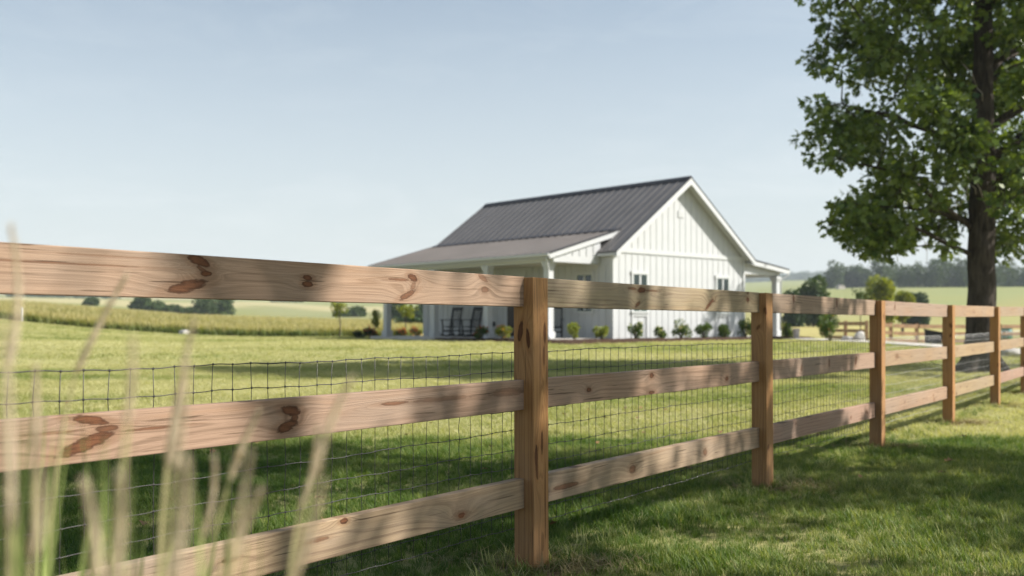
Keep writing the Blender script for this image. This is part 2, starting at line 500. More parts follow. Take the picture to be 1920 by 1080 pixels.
# knots the photo shows: (px, py, half width px, half height px, slant, darkness)
KN = {(1, 2): [(372, 489, 12, 13, -1.3, .9), (352, 537, 20, 17, 1.9, .85), (386, 513, 8, 6, 0, .95), (378, 505, 5, 9, -1.5, .7), (577, 521, 7, 6, 0, .95), (577, 533, 8, 7, 0, .9), (774, 521, 7, 9, -.6, .9), (764, 553, 8, 12, 1.8, .75), (748, 524, 18, 3, 0, .65), (775, 536, 4, 9, .5, .5), (905, 521, 6, 9, -1.4, .55), (909, 543, 7, 7, 0, .55), (1100 - 900, 480, 60, 2, 0, .35), (90, 492, 120, 2, .0, .55)],
      (1, 1): [(168, 788, 17, 13, -2.4, .9), (162, 832, 22, 23, 2.1, .9), (200, 803, 14, 7, 0, .8), (100, 812, 40, 3, 0, .5), (285, 803, 38, 3, 0, .7), (546, 770, 13, 12, -.7, .95), (540, 798, 13, 14, 1.0, .9), (553, 783, 5, 9, 0, .8), (740, 756, 22, 4, 0, .7), (830, 748, 50, 5, 0, .4), (952, 735, 34, 9, 0, .45)],
      (1, 0): [(645, 977, 6, 7, 0, .9), (865, 966, 6, 6, 0, .95), (865, 966, 16, 12, 0, .3), (590, 1014, 20, 5, .5, .6), (430, 1050, 12, 6, 0, .6)],
      (2, 2): [(1203, 544, 10, 6, 0, .95), (1220, 545, 18, 2, .5, .7), (1186, 541, 9, 3, -1, .7), (1196, 570, 4, 7, 1.2, .75), (1330, 571, 4, 13, 1.6, .85), (1336, 564, 6, 3, 0, .7), (1402, 546, 3, 6, 0, .9), (1402, 562, 4, 5, 0, .9)],
      (2, 1): [(1104, 731, 5, 5, 0, .9), (1222, 704, 5, 6, 0, .9), (1222, 736, 7, 4, 0, .8), (1363, 710, 4, 5, 0, .85)],
      (2, 0): [(1062, 911, 26, 6, 0, .7), (1186, 880, 7, 10, 0, .65), (1322, 848, 5, 8, 0, .6)],
      (3, 2): [(1488, 560, 2, 9, 0, .9), (1569, 567, 2, 9, 0, .9)], (3, 1): [(1503, 690, 2, 8, .3, .6), (1555, 680, 2, 9, 0, .7), (1605, 676, 3, 9, .3, .85)],
      (4, 2): [(1678, 575, 2, 8, .2, .7)], (4, 1): [(1682, 668, 7, 5, 0, .5)]}
for i in range(len(POST_Y)):
    p = fence_pt(POST_Y[i]); z = Hs(p.x, p.y)
    rng = random.Random(100 + i)
    kn = [(rng.uniform(.2, 1.2), rng.uniform(-.08, .08), rng.uniform(.015, .03), rng.uniform(.012, .02), rng.uniform(-1, 1), .6) for _ in range(3)]
    if i == 2:
        kn = [(1.06, -.075, .045, .018, 1.2, .8), (1.03, -.035, .05, .012, -1.4, .85), (1.05, .085, .06, .012, 0, .75), (.95, .078, .06, .010, 0, .6), (.50, .015, .07, .013, 0, .8), (.57, .06, .06, .012, .3, .75), (.45, .02, .05, .012, 0, .7), (.12, .065, .05, .012, 0, .4), (.8, .10, .12, .008, 0, .35), (.3, .085, .2, .006, 0, .5)]
    mt = wood_mat('post_timber', 2, kn, 5 + i * 1.7, PL, PD, (.09, .03, .010), (.36, .13, .03), 44, .55, .25)
    mb = MB(); mb.bbox(-WD / 2, WD / 2, -WN / 2, WN / 2, -.35, PH + z - 0, .004)
    o = mb.build('post', mt, fence)
    o.location = (p - finv) + Vector((0, 0, z * 0)); o.rotation_euler = (rng.uniform(-.004, .004), rng.uniform(-.004, .004), AF)
for i in range(len(POST_Y) - 1):
    p0, p1 = fence_pt(POST_Y[i]), fence_pt(POST_Y[i + 1])
    L = (p1 - p0).length
    zA, zB = Hs(p0.x, p0.y), Hs(p1.x, p1.y)
    for r, (z0, z1) in enumerate(RAILS):
        rng = random.Random(1000 + i * 10 + r)
        kn = []
        for (kx, ky, rx, ry, sl, dk) in KN.get((i, r), []):
            s, c, Yp = rail_local(kx, ky, POST_Y[i], z0 + zA)
            kn.append((s, c, rx * Yp / F / .50, ry * Yp / F, sl, dk))
        if not kn:
            kn = [(rng.uniform(.2, L - .2), rng.uniform(.02, .11), rng.uniform(.012, .03), rng.uniform(.01, .02), rng.uniform(-1, 1), rng.uniform(.4, .8)) for _ in range(4)]
        li = tuple(v * rng.uniform(.92, 1.08) for v in LIGHT)
        mt = wood_mat('rail_timber', 0, kn, i * 3 + r + 1, li, DARK, (.15, .060, .026), (.33, .17, .075), rng.uniform(40, 58), .45, .68)
        mb = MB(); mb.bbox(WD / 2 - .004, L - WD / 2 + .004, 0.0, .045, 0, z1 - z0, .003)
        o = mb.build('rail', mt, fence)
        loc = p0 - finv + Vector((0, 0, z0 + zA)); o.location = loc
        o.rotation_euler = (0, -math.atan2(zB - zA, L), AF)
ROWS = [.965, .88, .792, .705, .617, .53, .45, .375, .305, .24, .18]
for i in range(1, len(POST_Y) - 1):
    p0, p1 = fence_pt(POST_Y[i]), fence_pt(POST_Y[i + 1]); L = (p1 - p0).length
    zA, zB = Hs(p0.x, p0.y), Hs(p1.x, p1.y)
    rng = random.Random(50 + i)
    mb = MB(); back = WN / 2 + .004
    nv = int(L / .0725); near = i <= 2
    sag = [rng.uniform(-.006, .006) for _ in ROWS]
    ph = [rng.uniform(0, 6) for _ in ROWS]
    def wz(ri, x):
        return ROWS[ri] + zA + (zB - zA) * x / L + sag[ri] * math.sin(PI * x / L) + .0025 * math.sin(x * 9 + ph[ri]) + .0015 * math.sin(x * 43 + ph[ri])
    tr = .0015
    for ri in range(len(ROWS)):
        n = int(L / (.0725 / 2)) if near else nv // 2
        mb.tube([(L * k / n, back, wz(ri, L * k / n)) for k in range(n + 1)], tr * (1.15 if ri in (0, len(ROWS) - 1) else 1), 4)
    for k in range(1, nv):
        x = L * k / nv + rng.uniform(-.004, .004)
        kink = rng.random() < .08
        pts = []
        off = rng.uniform(-.004, .004)
        for ri in range(len(ROWS)):
            xx = x + rng.uniform(-.003, .003) + (off if ri % 2 else 0)
            z = wz(ri, xx); pts.append((xx, back + .001, z))
            if kink and ri < len(ROWS) - 1:
                pts.append((xx + rng.uniform(-.012, .012), back + .001, (z + wz(ri + 1, xx)) / 2))
            if i <= 3:
                s = .0048 if i <= 2 else .0036
                mb.add([(xx - s * 1.5, back, z), (xx + s * 1.5, back, z), (xx, back - s, z), (xx, back + s, z), (xx, back, z - s), (xx, back, z + s)],
                       [(0, 2, 5), (2, 1, 5), (1, 3, 5), (3, 0, 5), (2, 0, 4), (1, 2, 4), (3, 1, 4), (0, 3, 4)])
        mb.tube(pts, tr, 4)
    o = mb.build('wire_mesh', M['wire'] if i < 4 else M['wiregal'], fence)
    o.location = p0 - finv; o.rotation_euler = (0, 0, AF)

# second fence, far side of the path
def far_fence():
    Yf = 44.0
    xs = [at(1625, Yf), at(1676, Yf), at(1731, Yf), at(1790, Yf), at(1850, Yf), at(1910, Yf), at(1970, Yf), at(2030, Yf)]
    z0 = Hs(xs[2], Yf)
    t = tag(empty('board_fence', (xs[0], Yf, z0)), 'low brown board fence beyond the concrete path and oak', 'fence')
    pts = [(x - xs[0], (i * .35), Hs(x, Yf + i * .35) - z0) for i, x in enumerate(xs)]
    pts = [(-.05, 5.5, Hs(xs[0] - .05, Yf + 5.5) - z0), (-.03, 2.7, Hs(xs[0], Yf + 2.7) - z0)] + pts
    for p in pts:
        mb = MB(); mb.bbox(p[0] - .065, p[0] + .065, p[1] - .065, p[1] + .065, p[2] - .3, p[2] + .98, .006); mb.build('post', M['fence_far'], t)
    for a, b in zip(pts[:-1], pts[1:]):
        d = Vector((b[0] - a[0], b[1] - a[1], b[2] - a[2])); L = d.length
        for (h0, h1) in ((.13, .28), (.45, .60), (.77, .93)):
            Mx = Matrix.Translation(Vector(a)) @ Matrix.Rotation(math.atan2(d.y, d.x), 4, 'Z') @ Matrix.Rotation(-math.asin(d.z / L), 4, 'Y')
            mb = MB(); mb.bbox(.066, L - .066, -.105, -.067, h0, h1, .004, 0, Mx); mb.build('rail', M['fence_far'], t)
far_fence()

# ------------------------------------------------------------------ farmhouse
TH = .732; HC = Vector((3.585, 36.0, .587))
W, L, HP, HE, EO, OG = 7.88, 11.19, 6.053, 3.096, .216, .38
SL = (HP - HE) / (W / 2 + EO)
house = tag(empty('farmhouse', HC, TH), 'white board and batten farmhouse with dark metal roof and covered porches', 'house')
def hw(x, y, z=0): return HC + Vector((math.cos(TH) * x - math.sin(TH) * y, math.sin(TH) * x + math.cos(TH) * y, z))
def hx(px, y):     # local x on the line y where the column px looks
    k = (px - CX) / F
    X0, Y0 = HC.x - math.sin(TH) * y, HC.y + math.cos(TH) * y
    return (k * Y0 - X0) / (math.cos(TH) - k * math.sin(TH))
def hy(px, x):
    k = (px - CX) / F
    X0, Y0 = HC.x + math.cos(TH) * x, HC.y + math.sin(TH) * x
    return (k * Y0 - X0) / (-math.sin(TH) - k * math.cos(TH))
RT = .13
def roof_top(x): return HP - abs(x - W / 2) * SL
def roof_under(x): return roof_top(x) - RT
# gable walls with battens
def gable(y0, y1, out):
    mb = MB()
    mb.prism([(0, -.25), (W, -.25), (W, roof_under(W)), (W / 2, roof_under(W / 2)), (0, roof_under(0))], 'y', y0, y1)
    yo = y0 if out < 0 else y1
    a, b = (yo - .013, yo) if out < 0 else (yo, yo + .013)
    n = int(W / .34)
    for k in range(1, n):
        x = W * k / n
        zt = roof_under(x) - .02
        mb.box(x - .02, x + .02, a, b, .0, 3.07); mb.box(x - .02, x + .02, a, b, 3.25, zt)
    return mb
w = gable(0, .16, -1)
w.build('gable_wall', M['white'], house)
w = gable(L - .16, L, 1); w.build('gable_wall', M['white'], house)
for x0, x1, yy in ((0, .16, 0), (W - .16, W, 0)):
    mb = MB(); mb.box(x0, x1, .162, L - .162, -.25, roof_under(0) - .02)
    s = -1 if x0 == 0 else 1
    for k in range(1, int(L / .34)):
        y = L * k / int(L / .34)
        xo = x0 if s < 0 else x1
        if 4.55 < y < 5.75 and s < 0: continue
        mb.box(*((xo - .022, xo) if s < 0 else (xo, xo + .022)), y - .022, y + .022, 0, 2.66)
    mb.build('side_wall', M['white'], house)
mb = MB(); mb.box(-.03, W + .03, -.035, -.001, 3.08, 3.24); mb.build('belt_trim', M['trim'], house)
mb = MB()
for x in (0, W):
    mb = MB(); mb.box(*((-.03, .09) if x == 0 else (x - .09, x + .03)), -.034, -.0005, -.2, 3.078)
    if x == 0: mb.box(-.035, -.0005, -.0003, .12, -.2, 3.0)
    mb.build('corner_board', M['trim'], house)
# main roof
mb = MB()
for s in (-1, 1):
    xe = -EO if s < 0 else W + EO
    mb.prism([(W / 2, HP), (xe, roof_top(xe)), (xe, roof_top(xe) - RT * .55), (W / 2, HP - RT)] if s < 0 else [(W / 2, HP), (W / 2, HP - RT), (xe, roof_top(xe) - RT * .55), (xe, roof_top(xe))], 'y', -OG, L + OG)
    n = int((L + 2 * OG) / .40)
    for k in range(n + 1):
        y = -OG + .02 + (L + 2 * OG - .04) * k / n
        a = (W / 2, HP - .002); b = (xe, roof_top(xe) - .002)
        mb.prism([a, b, (b[0], b[1] + .032), (a[0], a[1] + .032)][::(1 if s < 0 else -1)], 'y', y - .022, y + .022)
roof = mb.build('roof', M['roof'], house)
mb = MB(); mb.prism([(W / 2 - .17, HP - .17 * SL + .03), (W / 2 + .17, HP - .17 * SL + .03), (W / 2 + .17, HP - .17 * SL + .05), (W / 2, HP + .075), (W / 2 - .17, HP - .17 * SL + .05)], 'y', -OG - .02, L + OG + .02)
mb.build('ridge_cap', M['roofedge'], roof)
# rake fascia and soffit on each gable end
for ya, yb in ((-OG - .03, -OG - .001), (L + OG + .001, L + OG + .03)):
    for s in (-1, 1):
        mb = MB(); xe = -EO - .03 if s < 0 else W + EO + .03
        a = (W / 2, HP - .02); b = (xe, roof_top(xe) - .02)
        mb.prism([a, b, (b[0], b[1] - .20), (a[0], a[1] - .24)][::(1 if s < 0 else -1)], 'y', ya, yb); mb.build('rake_board', M['trim'], house)
        mb = MB(); mb.prism([(a[0], a[1] + .012), (b[0], b[1] + .012), (b[0], b[1] + .05), (a[0], a[1] + .05)][::(1 if s < 0 else -1)], 'y', ya - .012, yb + (.0 if ya < 0 else .012)); mb.build('roof_edge', M['roofedge'], house)
for s in (-1, 1):
    mb = MB(); xe = -EO if s < 0 else W + EO; xi = W / 2
    a = (xi, roof_under(xi) - .004); b = (xe, roof_under(xe) + .03)
    mb.prism([a, b, (b[0], b[1] - .03), (a[0], a[1] - .03)][::(1 if s < 0 else -1)], 'y', -OG + .002, -.024); mb.build('soffit', M['trim'], house)
mb = MB(); mb.box(-EO - .03, -.036, -OG + .002, .54, HE - .16, HE - .075); mb.build('eave_return', M['trim'], house)
mb = MB(); mb.box(W + .04, W + EO + .02, -OG + .002, -.04, HE - .16, HE - .075); mb.build('eave_return', M['trim'], house)
# porch on the long side
UB, VB, PE, HPE = .56, .94, 2.58, 2.957
HB = roof_top(VB) + .035
def p_top(x): return HPE + (x + PE) * (HB - HPE) / (VB + PE)
mb = MB()
mb.prism([(VB, HB), (-PE, HPE), (-PE, HPE - .05), (VB, HB - .10)], 'y', UB, L + OG)
n = int((L + OG - UB) / .40)
for k in range(n + 1):
    y = UB + .02 + (L + OG - UB - .04) * k / n
    mb.prism([(VB - .05, p_top(VB - .05) - .002), (-PE, HPE - .002), (-PE, HPE + .03), (VB - .05, p_top(VB - .05) + .03)], 'y', y - .018, y + .018)
proof = mb.build('porch_roof', M['roofp'], house)
mb = MB(); mb.prism([(VB + .10, HB + .07), (VB - .16, p_top(VB - .16) + .03), (VB - .16, p_top(VB - .16) + .045), (VB + .10, HB + .09)], 'y', UB - .02, L + OG + .02); mb.build('flashing', M['roofedge'], proof)
for ya, yb in ((UB - .03, UB - .001), (L + OG + .001, L + OG + .03)):
    mb = MB(); mb.prism([(VB, HB - .02), (-PE - .02, HPE - .02), (-PE - .02, HPE - .20), (VB, HB - .20)], 'y', ya, yb); mb.build('rake_board', M['trim'], house)
    mb = MB(); mb.prism([(VB + .1, HB + .012), (-PE - .02, HPE - .035), (-PE - .02, HPE + .03), (VB + .1, HB + .07)], 'y', ya - .012, yb); mb.build('roof_edge', M['roofedge'], house)
mb = MB(); mb.prism([(-PE - .10, HPE - .02), (-PE - .10, HPE - .10), (-PE - .03, HPE - .14), (-PE - .002, HPE - .14), (-PE - .002, HPE - .02)], 'y', UB - .02, L + OG + .02); mb.build('gutter', M['trim'], house)
mb = MB(); mb.box(-PE + .0, -2.36, UB + .02, L + OG - .02, HPE - .20, HPE - .16); mb.build('soffit', M['trim'], house)
BZ = 2.66
mb = MB(); mb.box(-2.36, -2.13, UB + .03, L + .2, BZ, HPE - .12); mb.build('porch_beam', M['trim'], house)
mb = MB(); mb.box(-2.128, -.024, UB + .24, L + .1, BZ + .05, BZ + .09); mb.build('porch_ceiling', M['ceiling'], house)
for y0 in (UB + .03, L + .02):
    mb = MB()
    mb.prism([(-2.128, BZ), (-.024, BZ), (-.024, p_top(-.024) - .12), (-2.128, p_top(-2.128) - .08)], 'y', y0, y0 + .2)
    for k in range(1, 6):
        x = -2.128 + k * .35; mb.box(x - .02, x + .02, y0 - .02, y0, 2.92, p_top(x) - .13)
    mb.build('porch_gable', M['white'], house)
mb = MB(); mb.bbox(-2.55, -.03, UB - .25, L + .3, -.28, 0.0, .015); mb.build('porch_floor', M['concrete'], house)
def column(x, y, top):
    mb = MB()
    mb.bbox(x - .125, x + .125, y - .125, y + .125, .24, top - .2, .012)
    mb.bbox(x - .17, x + .17, y - .17, y + .17, 0.002, .24, .015)
    mb.prism([(x - .125, y - .125), (x + .125, y - .125), (x + .125, y + .125), (x - .125, y + .125)], 'z', top - .2, top - .199)
    mb.bbox(x - .15, x + .15, y - .15, y + .15, top - .20, top - .12, .01)
    mb.bbox(x - .18, x + .18, y - .18, y + .18, top - .119, top - .002, .01)
    return mb.build('column', M['trim'], house)
for y in (10.68, 7.44, 4.20, .96): column(-2.245, y, BZ)
for px in (1,):
    mb = MB(); mb.tube([(-PE - .05, UB + .1, HPE - .15), (-PE - .05, UB + .1, HPE - .22), (-2.45, UB + .2, HPE - .5), (-2.43, UB + .2, .1), (-2.5, UB + .1, .04)], .035, 8); mb.build('downspout', M['trim'], house)
# side porch beyond the gable
XR = W + 2.97
mb = MB(); mb.prism([(W + .10, 3.17), (W + .10, 3.09), (XR, 2.77), (XR, 2.84)], 'y', -.16, L + .2)
for k in range(38):
    y = -.14 + k * .30; mb.prism([(W + .30, 3.148), (W + .30, 3.172), (XR, 2.862), (XR, 2.838)], 'y', y - .015, y + .015)
mb.build('porch_roof', M['roofp'], house)
mb = MB(); mb.prism([(W + EO, 3.11), (W + EO, 2.94), (XR + .03, 2.64), (XR + .03, 2.80)], 'y', -.19, -.161); mb.build('rake_board', M['trim'], house)
mb = MB(); mb.prism([(W + .2, 3.185), (W + .2, 3.14), (XR + .04, 2.81), (XR + .04, 2.855)], 'y', -.205, -.161); mb.build('roof_edge', M['roofedge'], house)
mb = MB(); mb.prism([(XR + .002, 2.80), (XR + .002, 2.69), (XR + .04, 2.69), (XR + .11, 2.73), (XR + .11, 2.81)], 'y', -.18, L + .2); mb.build('gutter', M['trim'], house)
mb = MB(); mb.box(W + 2.34, W + 2.56, .0, L + .1, 2.52, 2.76); mb.build('porch_beam', M['trim'], house)
mb = MB(); mb.prism([(W + .04, 2.56), (W + 2.338, 2.56), (W + 2.338, 2.78), (W + .04, 3.02)], 'y', .02, .2); mb.build('porch_gable', M['white'], house)
mb = MB(); mb.box(W + .026, W + 2.338, .21, L + .1, 2.60, 2.64); mb.build('porch_ceiling', M['trim'], house)
mb = MB(); mb.bbox(W + .01, W + 2.7, -.2, L + .3, -.28, -.005, .015); mb.build('porch_floor', M['concrete'], house)
for y in (.12, 3.8, 7.5, 11.1): column(W + 2.45, y, 2.52)
mb = MB(); mb.tube([(XR + .06, -.12, 2.70), (XR + .05, -.12, 2.60), (W + 2.66, .0, 2.40), (W + 2.62, .0, .1)], .035, 8); mb.build('downspout', M['trim'], house)
# windows
def window(cx, z0, z1, wd, face, lights=2):
    """face 'g': on the gable (y=0, out -y); 's': on the long wall (x=0, out -x)"""
    def bx(mb, a0, a1, d0, d1, z_0, z_1, mi=0):
        if face == 'g': mb.box(cx + a0, cx + a1, -d1, -d0, z_0, z_1, mi)
        else: mb.box(-d1, -d0, cx + a0, cx + a1, z_0, z_1, mi)
    h = wd / 2; t = .09
    mb = MB()
    bx(mb, -h - t, -h, .001, .045, z0 - .002, z1 + .002); bx(mb, h, h + t, .001, .045, z0 - .002, z1 + .002)
    bx(mb, -h - t - .03, h + t + .03, .001, .055, z1 + .003, z1 + .12); bx(mb, -h - t - .03, h + t + .03, .001, .07, z0 - .075, z0 - .003)
    fr = mb.build('window', M['trim'], house)
    mb = MB()
    m = .028
    bx(mb, -h, h, .023, .038, z0, z0 + m); bx(mb, -h, h, .023, .038, z1 - m, z1)
    bx(mb, -h, -h + m, .023, .038, z0 + m, z1 - m); bx(mb, h - m, h, .023, .038, z0 + m, z1 - m)
    mb.build('sash', M['wframe'], fr)
    mb = MB(); bx(mb, -.042, .042, .0235, .044, z0 + m, z1 - m); mb.build('mullion', M['trim'], fr)
    for s in (-1, 1):
        mb = MB(); bx(mb, *sorted((s * .042, s * (h - m))), .0232, .027, z0 + m, z1 - m); mb.build('pane', M['glass'], fr)
window(hx(1199, 0), .98, 2.32, .74, 'g'); window(hx(1354, 0), .98, 2.32, .74, 'g'); window(hy(1097, 0), .98, 2.30, .72, 's')
for cx in (hx(1199, 0), hx(1354, 0)):        # flat trim panel under each gable window
    mb = MB()
    for a, b, z0, z1 in ((-.45, -.37, .0, .80), (.37, .45, 0, .80), (-.45, .45, .801, .87)): mb.box(cx + a, cx + b, -.036, -.0225, z0, z1)
    mb.build('apron_trim', M['trim'], house)
# door
mb = MB(); mb.box(-.05, -.001, 4.63, 5.65, .0, 2.14); mb.build('door_frame', M['trim'], house)
mb = MB(); mb.box(-.062, -.051, 4.69, 5.59, .02, 2.08)
for z0, z1 in ((.2, .85), (1.0, 1.9)): 
    for y0, y1 in ((4.78, 5.1), (5.18, 5.5)): mb.box(-.07, -.0625, y0, y1, z0, z1)
dr = mb.build('door', M['door'], house)
mb = MB(); mb.tube([(-.072, 4.78, .97), (-.11, 4.78, .97), (-.11, 4.9, .97)], .011, 8); mb.build('handle', M['wiregal'], dr)
mb = MB(); mb.bbox(hx(1276, 0) - .16, hx(1276, 0) + .16, -.03, -.001, 4.56, 4.82, .006)
for k in range(4): mb.box(hx(1276, 0) - .11, hx(1276, 0) + .11, -.036, -.0305, 4.61 + k * .05, 4.625 + k * .05)
mb.build('gable_vent', M['trim'], house)
yb = hy(927, 0)
mb = MB(); mb.bbox(-.16, -.023, yb - .07, yb + .07, .42, .60, .015); mb.tube([(-.16, yb, .5), (-.2, yb, .47)], .02, 8); mb.build('hose_box', M['black'], house)

# mulch beds
def bed(name, x0, x1, y0, y1, label):
    nx, ny = max(2, int((x1 - x0) / .25)), max(2, int((y1 - y0) / .25))
    vs, fs = [], []
    for j in range(ny + 1):
        for i in range(nx + 1):
            x = x0 + (x1 - x0) * i / nx; y = y0 + (y1 - y0) * j / ny
            wob = .12 * math.sin(x * 2.1) + .08 * math.sin(x * 5 + y)
            p = hw(x, y + (wob if j == 0 else 0)); e = i in (0, nx) or j in (0, ny)
            vs.append((p.x, p.y, Hs(p.x, p.y) + (-.02 if e else (.075 if j == 1 else .115) + R.uniform(-.015, .015))))
    for j in range(ny):
        for i in range(nx):
            a = j * (nx + 1) + i; fs.append((a, a + 1, a + nx + 2, a + nx + 1))
    mb = MB(); mb.add(vs, fs, 0, True)
    return tag(mb.build(name, M['mulch']), label, kind='structure')
bed('mulch_bed', -.6, W + 3.2, -1.7, .02, 'dark bark mulch bed along the gable wall')
bed('mulch_bed', -4.0, -.03, -1.7, UB - .26, 'dark bark mulch bed at the porch corner')
bed('mulch_bed', -3.5, -2.56, UB - .3, 6.4, 'dark bark mulch bed before the porch floor')

# ------------------------------------------------------------------ foliage
LEAF_S = np.array([(0, 0), (.45, .34), (1, 0), (.45, -.34)])
LEAF_O = np.array([(0, 0), (.18, .10), (.26, .34), (.42, .14), (.56, .42), (.70, .15), (1, .03), (.72, -.15), (.58, -.40), (.44, -.14), (.28, -.34), (.18, -.10)])
def leaves(C, D, N, S, tmpl, fold=.25):
    """C centres, D along-directions, N rough normals, S sizes"""
    D = D / np.linalg.norm(D, axis=1, keepdims=True)
    B = np.cross(N, D); B /= (np.linalg.norm(B, axis=1, keepdims=True) + 1e-9)
    U = np.cross(D, B)
    k = len(tmpl)
    a = tmpl[:, 0][None, :, None]; b = tmpl[:, 1][None, :, None]
    P = C[:, None, :] + S[:, None, None] * (a * D[:, None, :] + b * B[:, None, :] + (fold * abs(b) - .12 * a * a) * U[:, None, :])
    n = len(C)
    return P.reshape(-1, 3), np.arange(n * k).reshape(n, k)
def rand_dirs(n):
    v = NR.normal(size=(n, 3)); return v / np.linalg.norm(v, axis=1, keepdims=True)
def foliage(name, C, S, tmpl, mat, parent, out_from=None, droop=.2, upn=.8):
    C = np.asarray(C, float); n = len(C)
    D = rand_dirs(n)
    if out_from is not None:
        o = C - np.asarray(out_from); o = o / (np.linalg.norm(o, axis=1, keepdims=True) + 1e-6); D = D * .8 + o
    D[:, 2] -= droop
    N = rand_dirs(n); N[:, 2] += upn
    P, q = leaves(C, D, N, np.asarray(S), tmpl)
    t = np.repeat(NR.random(n) ** 1.25, len(tmpl))
    me = np_mesh(name, P, q, mat, False, {'tint': ('FLOAT', t)})
    return link(bpy.data.objects.new(name, me), parent)
def in_ball(n, surf=.33):
    return rand_dirs(n) * (NR.random((n, 1)) ** surf)

def clumps_to_leaves(clumps, per, squash=.62):
    Cs, Fs = [], []
    for (c, r) in clumps:
        k = max(6, int(per * (r / .5) ** 1.6))
        o = in_ball(k, .45) * r; o[:, 2] *= squash
        Cs.append(o + np.array(c)); Fs.append(np.repeat(np.array([c]), k, 0))
    return np.concatenate(Cs), np.concatenate(Fs)

